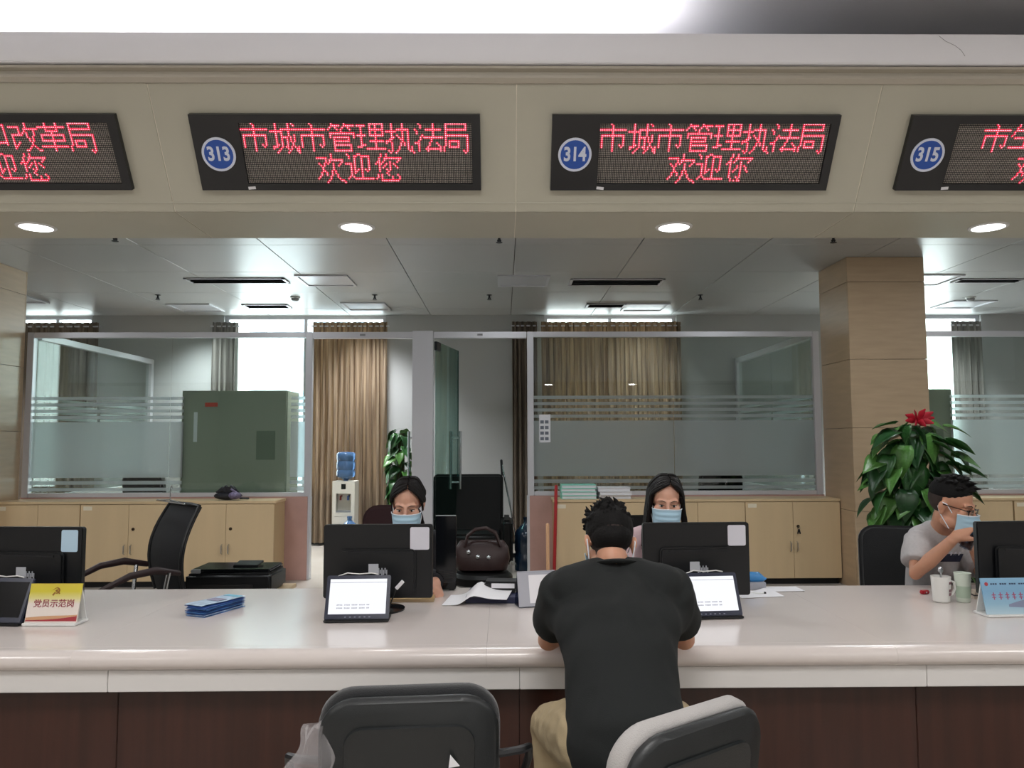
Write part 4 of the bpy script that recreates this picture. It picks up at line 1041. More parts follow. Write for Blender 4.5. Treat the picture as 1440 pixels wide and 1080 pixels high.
# navy folder, paper sheet, black box
nf = thing('document_folder', 'navy blue document folder lying on the counter left of the card stand', 'folder', (W(705, 830, 3.78).x, 3.8, .7505), R(-3))
MB().box(-.16, .16, -.12, .12, .0005, .004).box(-.16, .16, -.12, .12, .024, .028).box(-.16, .16, -.12, -.116, .004, .024).build('cover', navy, nf, bevel=.001)
MB().box(-.15, .155, -.115, .115, .0045, .0235).build('pages', paper, nf)
bxo = thing('stamp_box', 'small black box with a white label on the navy folder', 'box', (W(704, 808, 3.85).x, 3.84, .779), R(-4))
MB().box(-.075, .085, -.055, .055, .0004, .045).build('body', black_pl, bxo, bevel=.005)
MB().box(-.07, .08, -.05, .05, .0455, .052).build('lid', black_mt, bxo, bevel=.003)
MB().box(-.04, .07, -.0565, -.0555, .022, .044).build('label', paper, bxo)
def sheet(u, v, Y, w, d, fn, rz, label, z=.7508):
    p = W(u, v, Y); o = MB().grid(lambda a, b: ((a-.5)*w, (b-.5)*d, fn(a, b)), 16, 12, th=.0006).build('paper_sheet', paper, None, smooth=80)
    o.data.transform(Matrix.Translation(o.location)); o.location = (p.x, Y, z); o.rotation_euler = (0, 0, rz)
    return tag(o, label, 'paper')
sheet(672, 822, 3.72, .30, .21, lambda a, b: .002+.032*min(1, max(0, (a-.28)/.2))+.036*math.exp(-((a-.46)/.2)**2)*(.4+.6*b)+.006*b, R(-8), 'curled white paper sheet draped against the navy folder')
sheet(1062, 826, 3.86, .22, .16, lambda a, b: .002+.012*math.sin(a*5)**2*b, R(10), 'crumpled white papers right of the monitor of the woman with long hair')
sheet(1098, 823, 3.98, .2, .12, lambda a, b: .002+.001*a, R(2), 'flat white sheet near the far edge of the counter, right of the crumpled papers')
wbk = thing('notepad', 'beige notepad under the hand of the woman with tied hair', 'notepad', (W(577, 833, 3.78).x, 3.78, .7505), R(1))
MB().box(-.115, .115, -.06, .06, .0004, .012).build('pages', mat('beige_paper', '#cdb58f', .7), wbk); MB().box(-.115, .115, -.06, .06, .0125, .0145).build('cover', mat('tan_cover', '#b89a6c', .6), wbk)
cb = thing('usb_cable', 'short black cable with a white tag behind the first bright tablet', 'cable', tuple(W(562, 838, 3.5).xy)+(.7505,), world=True)
a = W(545, 842, 3.45); b = W(557, 828, 3.46)
MB().tube([V((a.x-.03, 3.46, .754)), V((a.x, 3.45, .765)), V((b.x, 3.46, b.z))], .003, 6).build('cable', black_pl, cb)
d = (W(567, 817, 3.46)-b)
MB().tube([b, b+d], .008, 4, ry=.003).build('tag', paper, cb)
bl_ = thing('cable_clip', 'small grey cable end on the counter right of the crumpled papers', 'cable', tuple(WZ(1074, 834, .757).xy)+(.7505,), world=True)
q = WZ(1074, 834, .756); MB().tube([q+V((-.09, .01, 0)), q+V((-.03, -.005, 0)), q], .004, 8, round_cap=True).build('cable', white_pl, bl_); MB().ell(q+V((.006, 0, 0)), .007, nu=10, nv=6).build('plug', black_pl, bl_)
bc_ = W(1058, 798, 4.02)
bcp = thing('blue_pouch', 'small blue wrapped pouch right of the monitor of the woman with long hair', 'pouch', (bc_.x, 4.0, .7505))
MB().tube([(-.05, 0, .055), (-.02, 0, .06), (.02, 0, .058), (.045, 0, .05), (.06, 0, .052)], [.012, .026, .028, .016, .004], 12, ry=[.01, .018, .02, .012, .01], round_cap=True).build('wrapper', mat('pouch_blue', '#3f86c2', .35), bcp)
MB().box(-.05, .05, -.035, .035, .0004, .038).build('tissue_box', mat('grey_card', '#a5a7b0', .4), bcp, bevel=.002)
# cups
for u, v, tw, lb, gm in ((1324, 826, .0, 'white ceramic cup with handle and dark red print at the right of the counter', '#dcdcd8'), (1355, 826, .5, 'tall pale green and white paper cup beside the printed cup', '#d3ddd0')):
    q = W(u, 843 if tw == 0 else 845, 3.66); 
    t = thing('cup', lb, 'cup', (q.x, 3.66, .7505), 0)
    if tw == 0:
        MB().lathe([(.030, .0005), (.036, .006), (.043, .118), (.040, .118), (.034, .010), (.004, .009)], 28).build('body', mat('cup_a', gm, .3), t)
        MB().tube([(.040, 0, .095), (.062, 0, .09), (.066, 0, .06), (.052, 0, .035), (.036, 0, .03)], .006, 8).build('handle', mat('cup_a', gm, .3), t)
        m = MB()
        for k in range(5):
            for j in range(4):
                if (k*j+k) % 3: 
                    a = R(-75+k*13); r_ = .0375+.0055*(.045+.017*j)/.118+.0008; m.box(-.003, .003, -.0006, .0006, -.006, .006, M=Matrix.Translation((r_*math.cos(a), r_*math.sin(a), .04+.017*j)) @ Matrix.Rotation(a+PI/2, 4, 'Z'))
        m.build('print', mat('print_maroon', '#7b5560', .5), t, kind='stuff')
        MB().tube([(.0, 0, .02), (.004, .005, .14)], .004, 8, round_cap=True).ell((.004, .005, .145), (.012, .006, .016)).build('spoon', chrome, t)
    else:
        MB().lathe([(.026, .0005), (.029, .004), (.036, .13), (.038, .132), (.036, .134), (.034, .13), (.027, .008), (.004, .007)], 28).build('body', mat('cup_b', gm, .5), t)
        MB().lathe([(.0293, .012), (.0338, .075), (.0336, .075), (.0291, .012)], 28, cap=False).build('sleeve', mat('cup_green', '#b4c8b4', .5), t)
q = W(1300, 829, 3.85); rd = thing('red_seal', 'small red seal case lying left of the cups', 'seal', (q.x, 3.85, .7505), R(20))
MB().box(-.022, .022, -.012, .012, .0004, .018).build('case', mat('seal_red', '#a81e2c', .4), rd, bevel=.004); MB().box(-.004, .004, -.0125, -.0122, .006, .013).build('clasp', chrome, rd)
kb = thing('card_box', 'small stack of cards right of the pale green cup', 'box', (W(1385, 830, 3.75).x, 3.75, .7505), R(-5))
MB().box(-.07, .07, -.04, .04, .0004, .014).build('cards', mat('card_cream', '#cdbfae', .7), kb); MB().box(-.07, .07, -.04, .04, .0145, .02).build('dark_cover', mat('card_dark', '#4a4446', .5), kb); MB().box(-.066, .066, -.038, .038, .0205, .034).build('upper_cards', mat('card_cream', '#cdbfae', .7), kb)

# ================================================================== CUSTOMER CHAIRS
def visitor_chair(label, loc, rz, face_m):
    t = thing('visitor_chair', label, 'chair', loc, rz)
    # local: sitter looks towards +y, back at y=0
    w, h = .455, .46
    Mb = Matrix.Translation((0, 0, .63)) @ Matrix.Rotation(R(8), 4, 'X')
    def shell(y0, y1, dw, r, curve):
        m = MB(); o = rrect(w+dw, h+dw, r, (0, 0), 8)
        m.loft([[Mb @ V((x*k, y+curve*x*x-.0, z*k)) for x, z in o] for y, k in ((y0, .96), (y0+.012, 1), (y1-.012, 1), (y1, .965))]); return m
    sh = shell(-.022, .012, 0, .10, .35).build('back_shell', shell_pl, t, smooth=50)
    ins = MB(); o = rrect(.33, .40, .05, (0, -.04), 6)
    ins.loft([[Mb @ V((x*k, -.0225+.35*x*x*.9+dy, z*k)) for x, z in o] for dy, k in ((.004, 1.0), (-.004, .99), (-.005, .95))]); ins.build('ribbed_panel', shell_pl, sh, smooth=50)
    shell(.012, .062, .012, .10, .35).build('back_cushion', face_m, t, smooth=50)
    MB().box(-.235, .235, .09, .53, .455, .535).build('seat_cushion', face_m, t, bevel=.035, seg=3)
    MB().box(-.22, .22, .10, .52, .435, .454).build('seat_pan', shell_pl, t, bevel=.006)
    for s in (-1, 1):
        MB().tube([(s*.19, .045, .50), (s*.205, .10, .44), (s*.235, .14, .43), (s*.245, .02, .015), ], .0115, 8).build('leg', black_pl, t)
        MB().tube([(s*.205, .12, .44), (s*.235, .46, .43), (s*.25, .54, .015)], .0115, 8).build('leg', black_pl, t)
        MB().tube([(s*.225, .03, .685), (s*.29, .05, .685), (s*.315, .08, .68), (s*.32, .12, .64), (s*.315, .22, .55), (s*.27, .3, .44), (s*.235, .3, .44)], .0115, 8).build('arm_tube', black_pl, t)
    MB().box(-.03, .03, -.03, .06, .40, .60, M=Matrix.Translation((0, .0, 0))).build('back_bracket', black_pl, t, bevel=.004)
    return t
ca = visitor_chair('black visitor chair seen from behind at the counter, left of the customer', (-.240, 2.06, 0), R(5), black_fab)
o = MB().prism([(0, 0), (.028, .004), (.004, .034)], -.0312, -.0300, M=Matrix.Translation((0, 0, .63)) @ Matrix.Rotation(R(8), 4, 'X') @ Matrix.Translation((.098, 0, .058))).build('torn_paper', paper, None, smooth=0)
o.data.transform(Matrix.Translation(o.location)); o.location = ca.location; o.rotation_euler = ca.rotation_euler
o.data.transform(Matrix.Translation((0, -.004, 0)))
tag(o, 'small white paper triangle stuck on the back of the empty black chair', 'paper')
visitor_chair('turned visitor chair with a black shell and grey cushion under the customer', (.445, 1.875, 0), R(36), grey_fab)
# translucent bag
pbag = thing('plastic_bag', 'crumpled translucent plastic bag hanging at the left of the empty black chair', 'bag', tuple(W(432, 1064, 2.03)), world=True)
c = W(432, 1064, 2.03)
def bagfn(a, b):
    th = 2*PI*a; z = b
    r = (.010+.052*math.sin(min(1, (1-z)*1.15+.05)*PI*.62))
    n = noise.noise(V((math.cos(th)*1.5, math.sin(th)*1.5, z*2.4)))*.045
    return (c.x+(r+n)*math.cos(th)+.03*z, c.y+.6*(r+n)*math.sin(th), c.z-.11+.19*z)
MB().grid(bagfn, 28, 16).build('film', film_mat('bag_film', '#ece8ea', .26, .6), pbag, smooth=0)
MB().tube([(c.x+.02, c.y, c.z+.07), (c.x+.05, c.y, c.z+.095), (c.x+.065, c.y-.01, c.z+.06), (c.x+.03, c.y, c.z+.06)], .006, 6, ry=.002).build('loop', film_mat('bag_film', '#d9d3d6', .38, .6), pbag)
# ================================================================== PEOPLE
skin = mat('skin', '#c08d72', .5, sss=.12, var=.04, vscale=(20, 20, 20))
skin_f = mat('skin_fair', '#cf9f88', .5, sss=.12, var=.03, vscale=(20, 20, 20))
hair_m = mat('black_hair', '#080707', .75, spec=.25, var=.5, vscale=(150, 150, 12), bump=.5, bscale=160)
hair_b = mat('dark_brown_hair', '#0e0908', .6, spec=.22, var=.5, vscale=(150, 150, 12), bump=.4, bscale=160)
stub_m = mat('stubble', '#2e221d', .8, var=.35, vscale=(400, 400, 400))
mask_m = mat('mask_blue', '#a9cbdd', .8, bump=.2, bscale=500); mask_w = mat('mask_white', '#dfe6ee', .8)
eye_w = mat('eye_white', '#d8d2cc', .25); eye_d = mat('eye_dark', '#120c0a', .2)
brow_m = mat('brow', '#35241d', .8); lip_m = mat('lip', '#9d5a52', .5)

def blob(name, mb, m, parent, voxel=.005, smooth=6, disp=None, label=None, factor=.5):
    me = mb.mesh('tmp')
    bm = bmesh.new(); bm.from_mesh(me); bmesh.ops.recalc_face_normals(bm, faces=bm.faces); bm.to_mesh(me); bm.free()
    o = bpy.data.objects.new('tmp', me); COL.objects.link(o)
    r = o.modifiers.new('r', 'REMESH'); r.mode = 'VOXEL'; r.voxel_size = voxel
    if smooth:
        s = o.modifiers.new('s', 'SMOOTH'); s.factor = factor; s.iterations = smooth
    me2 = bpy.data.meshes.new_from_object(o.evaluated_get(bpy.context.evaluated_depsgraph_get()))
    bpy.data.objects.remove(o); bpy.data.meshes.remove(me)
    if disp:
        ns = [v.normal.copy() for v in me2.vertices]
        for v, n in zip(me2.vertices, ns): v.co += n*disp(v.co)
    me2.shade_smooth()
    return link(name, me2, m, parent, label)
def jitter(p, s): return noise.noise(V(p)*s)
def head_matrix(c, yaw, pitch, roll=0, sc=1.0):
    return Matrix.Translation(c) @ Matrix.Rotation(R(yaw), 4, 'Z') @ Matrix.Rotation(R(roll), 4, 'Y') @ Matrix.Rotation(R(pitch), 4, 'X') @ Matrix.Scale(sc, 4)
def head_prims(mb, M, neck_to):
    mb.ell((0, .012, .035), (.074, .094, .088), M)
    mb.ell((0, -.028, -.035), (.060, .062, .078), M)
    mb.ell((0, -.058, -.092), (.030, .028, .024), M)
    for s in (-1, 1):
        mb.ell((s*.040, -.062, -.022), (.028, .026, .024), M)                     # cheek
        mb.ell((s*.048, -.02, -.070), (.020, .040, .026), M)                      # jaw
        mb.tube([(s*.016, -.083, .020), (s*.046, -.070, .022)], .010, 8, round_cap=True, M=M)   # brow ridge
        mb.tube([(s*.020, -.078, -.003), (s*.042, -.070, -.002)], .0095, 8, round_cap=True, M=M) # lids
        E = M @ Matrix.Translation((s*.077, .014, -.008)) @ Matrix.Rotation(R(s*-20), 4, 'Z')
        mb.ell((0, 0, .004), (.007, .017, .028), E); mb.ell((s*.002, -.002, -.022), (.006, .010, .012), E); mb.ell((s*.006, .008, .008), (.005, .010, .022), E)
    mb.tube([(0, -.084, .016), (0, -.098, -.012), (0, -.106, -.034)], [.009, .010, .013], 10, round_cap=True, M=M)
    for s in (-1, 1): mb.ell((s*.012, -.094, -.036), (.008, .010, .007), M)
    mb.tube([(-.02, -.084, -.062), (0, -.090, -.061), (.02, -.084, -.062)], [.005, .0075, .005], 8, round_cap=True, M=M)
    mb.tube([(-.016, -.082, -.072), (0, -.087, -.073), (.016, -.082, -.072)], [.005, .008, .005], 8, round_cap=True, M=M)
    a = M @ V((0, .020, -.055)); b = V(neck_to)
    mb.tube([a, a.lerp(b, .5), b], [.052, .052, .062], 16, round_cap=True)
def face_parts(root, M, body, look=0):
    for s in (-1, 1):
        e = MB().ell((s*.031, -.0745, -.002), (.0145, .0125, .0060), M, 14, 10).build('eye', eye_w, root)
        MB().ell((s*.031+look, -.0842, -.003), (.0056, .004, .0050), M, 12, 8).build('iris', eye_d, e)
        MB().tube([(s*.0165, -.0835, .0018), (s*.031, -.0885, .0046), (s*.046, -.078, .002)], [.0012, .0024, .0012], 6, round_cap=True, M=M).build('eyelash', eye_d, e)
        MB().tube([(s*.014, -.0925, .020), (s*.030, -.0915, .026), (s*.050, -.076, .021)], [.0014, .0026, .001], 6, round_cap=True, ry=[.0012]*3, M=M).build('eyebrow', brow_m, root)
def mask(root, M, drop=0):
    zt, zb = -.016-drop, -.112-drop
    def fn(a, b):
        u = 2*a-1; an = R(u*82); z = zb+(zt-zb)*b+.006*(1-abs(u))*(b-.3)-(.004*abs(u))*b
        ym = -.108-.019*math.sin(PI*(b*.8+.1))+.02*max(0, 1-b*6); ys = -.030
        y = ys+(ym-ys)*max(0, math.cos(an))**.75
        y -= .0022*math.cos(b*PI*8)*(abs(u) < .8)*(.15 < b < .9)
        return (.0765*math.sin(an)*(1-.10*(1-b)), y-.004, z)
    k = MB().grid(fn, 24, 24, th=.002, M=M).build('face_mask', mask_m, root, smooth=60)
    MB().tube([V(fn(i/16, 1))+V((0, -.0015, 0)) for i in range(17)], .0026, 6, M=M).build('top_seam', mask_w, k)
    for s in (-1, 1):
        MB().tube([(s*.069, -.03, -.022-drop), (s*.079, -.004, .012), (s*.083, .020, .018), (s*.082, .030, -.006), (s*.078, .018, -.035), (s*.066, -.03, -.095-drop)], .0022, 6, M=M).build('ear_loop', mask_w, k)
    return k
def hand(mb, wrist, d, n, side, curl=.5, sc=1.0, spread=1.0):
    "palm + four fingers + thumb; d = towards the fingers, n = palm side"
    d = V(d).normalized(); n = V(n); n = (n-d*n.dot(d)).normalized(); s = d.cross(n)*side     # s: towards the thumb
    w = V(wrist)
    def p(a, b, c): return w+(d*a+s*b+n*c)*sc
    mb.tube([p(-.02, 0, 0), p(.02, 0, 0), p(.055, .001, .002), p(.085, 0, .003)], [.026*sc, .033*sc, .040*sc, .038*sc], 14, round_cap=True, lat=s, ry=[.020*sc, .017*sc, .015*sc, .013*sc])
    for b, L, r in ((.029, .070, .0085), (.0098, .080, .0088), (-.0098, .074, .0084), (-.028, .057, .0074)):
        pts = [p(.075, b*.95, .002), p(.092, b*spread, .003)]; an = 0; cur = V((.092, b*spread, .003))
        for fr, k in ((.46, .9), (.31, 1.1), (.23, .8)):
            an += curl*k; cur = cur+V((math.cos(an)*L*fr, b*.10*spread, math.sin(an)*L*fr)); pts.append(p(*cur))
        mb.tube(pts, [r*1.1*sc, r*1.05*sc, r*sc, r*.92*sc, r*.8*sc], 8, round_cap=True)
    mb.tube([p(.018, .022, .006), p(.045, .046, .016), p(.070, .052, .030+.012*curl), p(.090, .046, .042+.02*curl)], [.015*sc, .0125*sc, .0105*sc, .0085*sc], 8, round_cap=True)
def torso(mb, J, infl=0, top=True, lower=True):
    lat = (J['shR']-J['shL']).normalized()
    p, c, nb = J['pelvis'], J['chest'], J['neck']; wst = p.lerp(c, .5)+J.get('belly', V((0, 0, 0)))
    k = J.get('build', 1.0); i = infl
    pts = [p+(p-c).normalized()*.04, p.lerp(wst, .3), wst, c, c.lerp(nb, .55)]
    mb.tube(pts, [(.165*k+i), (.160*k+i), (.145*k+i), (.165*k+i), (.135*k+i)], 24, round_cap=True, lat=lat, ry=[.115*k+i, .115*k+i, .10*k+i, .115*k+i, .085*k+i])
    mb.tube([J['shL'].lerp(nb, .1), J['shL'].lerp(nb, .55), nb-V((0, 0, .02)), J['shR'].lerp(nb, .55), J['shR'].lerp(nb, .1)], [.060*k+i, .064*k+i, .066*k+i, .064*k+i, .060*k+i], 16, round_cap=True)
def person(name, label, base, J, sk, M, cloth):
    t = thing(name, label, 'person', base, world=True)
    b = MB(); torso(b, J, -.012)
    head_prims(b, M, J['neck'])
    for s in 'LR':
        b.tube([J['sh'+s], J['sh'+s].lerp(J['el'+s], .5), J['el'+s], J['el'+s].lerp(J['wr'+s], .35), J['wr'+s]], [.050, .046, .038, .038, .026], 14, round_cap=True)
        hand(b, J['wr'+s], J['hd'+s], J['hn'+s], 1 if s == 'R' else -1, J.get('curl'+s, .5), J.get('hsc', 1.0))
        if 'kn'+s in J:
            b.tube([J['hip'+s], J['hip'+s].lerp(J['kn'+s], .5), J['kn'+s], J['kn'+s].lerp(J['an'+s], .35), J['an'+s]], [.080, .070, .054, .052, .036], 14, round_cap=True)
    body = blob('body', b, sk, t, .0042, 5)
    return t, body
def sleeve(mb, J, s, fr, r0, r1):
    a, e, w = J['sh'+s], J['el'+s], J['wr'+s]
    if fr <= 1: mb.tube([a, a.lerp(e, .5*fr), a.lerp(e, fr)], [r0, (r0+r1)/2+.004, r1], 16, round_cap=False)
    else: mb.tube([a, a.lerp(e, .5), e, e.lerp(w, .5), e.lerp(w, fr-1)], [r0, r0*.93, r0*.8, r0*.72, r1], 16, round_cap=False)
def folds(amp, sc, st=(1, 1, .45)):
    def f(co):
        q = V((co.x*st[0], co.y*st[1], co.z*st[2]))*sc
        a = noise.noise(q); return amp*(1-2*abs(a))*.8+amp*.5*noise.noise(q*2.3)
    return f
def legs(mb, J, infl=.014):
    for s in 'LR':
        h, k, a = J['hip'+s], J['kn'+s], J['an'+s]
        mb.tube([h, h.lerp(k, .5), k, k.lerp(a, .4), k.lerp(a, .95)], [.092+infl, .084+infl, .066+infl, .060+infl, .056+infl], 16, round_cap=True)
    lat = (J['hipR']-J['hipL']).normalized()
    mb.tube([J['hipL'].lerp(J['hipR'], .1), J['hipL'].lerp(J['hipR'], .5)+V((0, 0, .02)), J['hipR'].lerp(J['hipL'], .1)], [.105, .115, .105], 16, round_cap=True)
    mb.tube([J['pelvis']-V((0, 0, .06)), J['pelvis']+V((0, 0, .06))], [.150, .145], 20, lat=lat, ry=[.115, .105])
def shoes(t, J, fwd, m):
    for s in 'LR':
        a = V((J['an'+s].x, J['an'+s].y, 0)); f = V(fwd).normalized()
        mb = MB(); mb.tube([a-f*.06+V((0, 0, .045)), a+V((0, 0, .05)), a+f*.09+V((0, 0, .04)), a+f*.17+V((0, 0, .03))], [.036, .042, .046, .034], 12, round_cap=True, lat=f.cross(V((0, 0, 1))), ry=[.04, .05, .036, .024])
        mb.tube([a+V((0, 0, .05)), a+V((0, 0, .10))], [.046, .05], 12)
        blob('shoe', mb, m, t, .006, 4)

# ---------------------------------------------------------------- the customer, from behind
J = dict(pelvis=W(878, 1035, 2.33)+V((0, 0, .01)), chest=W(868, 880, 2.50), neck=W(866, 808, 2.60), shL=W(795, 828, 2.56), shR=W(938, 826, 2.56), build=.98,
         elL=V((W(771, 893, 2.80).x, 2.80, .802)), elR=V((W(962, 893, 2.80).x, 2.80, .802)), belly=V((0, -.035, 0)))
# "L" is left in the picture (the man faces away, so it is his left too)
J['wrL'] = V((W(800, 873, 3.0).x, 3.03, .792)); J['wrR'] = V((W(925, 860, 3.05).x, 3.05, .795))
J['hdL'] = V((.75, .6, -.03)); J['hdR'] = V((-.75, .62, -.03)); J['hnL'] = V((0, 0, -1)); J['hnR'] = V((0, 0, -1)); J['curlL'] = .25; J['curlR'] = .55
hx = J['pelvis'].x
J['hipL'] = V((hx-.095, 2.36, .625)); J['hipR'] = V((hx+.095, 2.36, .625))
J['knL'] = V((W(778, 1010, 2.74).x, 2.72, .545)); J['knR'] = V((W(945, 1005, 2.74).x, 2.74, .545))
J['anL'] = V((W(792, 1010, 2.74).x, 2.62, .10)); J['anR'] = V((W(940, 1005, 2.74).x, 2.66, .10))
HM = head_matrix(W(857, 764, 2.66), 184, 28, -3, .985)
cu, cb_ = person('person', 'customer in a dark tee and khaki trousers seen from behind at the counter', (J['pelvis'].x, 2.4, 0), J, skin, HM, None)
face_parts(cu, HM, cb_); mask(cu, HM)
m = MB(); torso(m, J, .012)
lat = (J['shR']-J['shL']).normalized(); P, C_ = J['pelvis'], J['chest']
m.tube([P+V((.024, -.02, -.065)), P+V((.008, -.01, .03)), P.lerp(C_, .35)+V((0, -.02, 0)), P.lerp(C_, .7)+V((0, -.02, 0)), C_], [.132, .168, .164, .172, .176], 24, lat=lat, ry=[.135, .135, .125, .125, .125])
for s in 'LR':
    m.tube([C_+lat*(.1 if s == 'R' else -.1), J['sh'+s].lerp(J['el'+s], .35)], [.10, .07], 14, round_cap=True)
    sleeve(m, J, s, .66, .078, .074)
tee = mat('charcoal_tee', '#141818', .9, bump=.3, bscale=400)
fd = folds(.008, 8, (1, 1, .6))
blob('t_shirt', m, tee, cu, .008, 22, fd)
m = MB(); nk = J['neck']
m = MB(); legs(m, J); blob('trousers', m, mat('khaki_cotton', '#a99878', .85, bump=.3, bscale=300), cu, .007, 6, folds(.006, 14, (1, 1, 1)))
nk = J['neck']+V((0, .006, .031))
MB().tube([nk+V((.068*math.cos(k*PI/12), .064*math.sin(k*PI/12), .022*math.sin(k*PI/12)*-1)) for k in range(24)], .008, 8, closed=True, ry=.017).build('collar', tee, cu)
shoes(cu, J, (0, 1, 0), mat('grey_shoe', '#4a4b50', .6))
# hair: shaved fade below, thick ruffled top
m = MB(); nu, nv = 40, 12
def fade(a, b):
    an = R(-165+330*a)+PI/2; z = -.046+.072*b
    zz = (z-.035)/.088; rr = math.sqrt(max(.05, 1-zz*zz)) if zz > -1 else .3
    rx, ry = max(.074*rr, .050), max(.094*rr, .056)
    return (rx*1.02*math.cos(an), .012+(ry*1.02)*math.sin(an), z)
m.grid(fade, nu, nv, th=.003, M=HM); m.build('hair_fade', stub_m, cu, smooth=80)
m = MB(); m.ell((0, .012, .048), (.081, .100, .080), HM, 28, 16); m.ell((0, .034, .006), (.071, .076, .052), HM, 24, 14)
for s in (-1, 1): m.ell((s*.052, .01, .032), (.028, .07, .038), HM)
rh = random.Random(11)
for k in range(150):
    a = rh.uniform(0, 2*PI); e = R(rh.uniform(8, 88)); q = V((math.cos(a)*math.cos(e), math.sin(a)*math.cos(e), math.sin(e)))
    p0 = V((q.x*.076, .006+q.y*.094, .056+q.z*.070)); tn = V((-q.y, q.x, rh.uniform(-.4, .5))).normalized()*rh.choice((-1, 1))
    L = rh.uniform(.010, .020)*(1.1 if e > .6 else .75)
    m.tube([p0, p0+q*L*.9+tn*L*.4, p0+q*L*1.15+tn*L*1.3], [.010, .008, .0022], 6, round_cap=True, M=HM)
blob('hair', m, hair_m, cu, .0028, 1)

# ---------------------------------------------------------------- combed hair of the women
def catmull(P, n):
    P = [V(p) for p in P]; P = [P[0]*2-P[1]]+P+[P[-1]*2-P[-2]]; out = []
    for i in range(1, len(P)-2):
        for k in range(n):
            t = k/n; a, b, c, d = P[i-1:i+3]
            out.append(.5*((2*b)+(c-a)*t+(2*a-5*b+4*c-d)*t*t+(3*b-a-3*c+d)*t**3))
    return out+[P[-2]]
def strands(root, M, gen, count, seed, r=.0042):
    rr = random.Random(seed); m = MB()
    for k in range(count):
        for s in (-1, 1):
            pts = gen(k/(count-1), s, rr)
            pts = [V(p)+V((rr.gauss(0, .0013), rr.gauss(0, .0013), rr.gauss(0, .0012))) for p in pts]
            c = catmull(pts, 3); n = len(c); w = r*rr.uniform(.75, 1.3)
            m.tube(c, [w*(.55+.9*math.sin(PI*min(1, .12+i/(n-1)*.86))) for i in range(n)], 5, M=M)
    return m.build('hair_strands', hair_b, root, smooth=80, kind='stuff')
PART = .012
def over(f, s, out=0.):
    "points of a lock combed from the parting sideways over the skull; f = 0 at the forehead, 1 at the back of the head"
    y = -.070+.165*f; c = (y-.016)/.104; k = math.sqrt(max(.06, 1-c*c)); top = .128*(.62+.38*k) if f < .5 else .045+.090*k
    fr = max(0, 1-f*3.2)
    return [(PART+s*.003, y+.004*fr, top+.004), (PART*.6+s*(.030+.010*k), y-.004*fr+.004, top-.004-.012*fr), (s*(.058+.012*k+out), y+.010+.006*fr, top*.62-.004*fr), (s*(.066+.018*k+out), y+.026*fr+.008, .030)]
def tied_hair(root, M):
    m = MB(); m.ell((0, .024, .040), (.079, .090, .090), M, 28, 16); m.tube([(.0, .09, .02), (0, .10, -.04), (.01, .10, -.07)], [.055, .05, .03], 14, round_cap=True, M=M)
    blob('hair', m, hair_b, root, .004, 3)
    def g(f, s, rr):
        p = over(f, s)
        if f < .55: return p+[(s*.083, .030+.02*f, .006-.01*f), (s*.062, .080, -.030), (s*.026+.012, .104, -.062+.02*f)]
        return p+[(s*(.07-.03*f), .085+.015*f, -.010), (s*.02+.01, .108, -.055)]
    strands(root, M, g, 60, 21)
    def tail(f, s, rr): return [(s*.012*f+.008, .106, -.045), (.025+s*.02*f, .112, -.085), (.052+s*.022*f, .090-.02*f, -.13), (.060+s*.022*f, .07-.03*f, -.185)]
    strands(root, M, tail, 20, 22, .005)
    def loose(f, s, rr): return [(s*.068, -.046+.02*f, .045), (s*(.0765+.003*f), -.030+.02*f, .012), (s*(.078+.003*f), -.018+.02*f, -.03)]
    strands(root, M, loose, 5, 23, .0032)
def long_hair(root, M):
    m = MB(); m.ell((0, .024, .042), (.080, .090, .090), M, 28, 16)
    m.tube([(0, .085, .03), (0, .095, -.06), (0, .098, -.18), (0, .098, -.26)], [.068, .080, .088, .075], 18, round_cap=True, lat=(1, 0, 0), ry=[.025, .025, .025, .015], M=M)
    blob('hair', m, hair_b, root, .004, 3)
    def g(f, s, rr):
        w = .012 if s > 0 else 0; p = over(f, s, .004)
        y = p[-1][1]
        return p+[(s*(.087+w*.3), y*.9-.002, -.03), (s*(.094+w*.8+rr.uniform(-.006, .004)), y*.85+.004, -.10), (s*(.100+w*1.4+rr.uniform(-.012, .006)), y*.8+.010, -.18), (s*(.100+w*1.4+rr.uniform(-.02, .008)), y*.8+.012, -.25-rr.uniform(0, .03))]
    strands(root, M, g, 80, 31, .0050)
    def inner(f, s, rr):
        w = .012 if s > 0 else 0
        return [(s*.070, -.044+.03*f, .040), (s*.079, -.034+.03*f, .0), (s*(.084+w*.4), -.028+.03*f, -.06), (s*(.090+w-.01*f), -.02+.03*f, -.14), (s*(.094+w-.016*f), -.014+.03*f, -.24)]
    strands(root, M, inner, 22, 32, .005)
# ---------------------------------------------------------------- woman with tied hair
def seated(headc, lean, X, Ysh, zsh, sw, **kw):
    d = dict(pelvis=V((X, Ysh+.12+lean, .52)), chest=V((X, Ysh+.04, zsh-.16)), neck=V((headc.x*.5+X*.5, Ysh-.01, zsh+.045)), shL=V((X-sw, Ysh, zsh)), shR=V((X+sw, Ysh, zsh)))
    py = d['pelvis'].y
    d.update(hipL=V((X-.09, py-.02, .53)), hipR=V((X+.09, py-.02, .53)), knL=V((X-.12, py-.43, .53)), knR=V((X+.12, py-.43, .53)), anL=V((X-.12, py-.30, .10)), anR=V((X+.12, py-.30, .10)))
    d.update(kw); return d
hc1 = W(573, 704, 4.10)
J = seated(hc1, .05, hc1.x+.01, 4.30, .945, .15, build=.86)
J['elL'] = V((J['shL'].x-.03, 4.17, .775)); J['wrL'] = V((J['shL'].x+.02, 3.93, .785)); J['hdL'] = V((.2, -1, -.1)); J['hnL'] = V((.2, 0, -1))
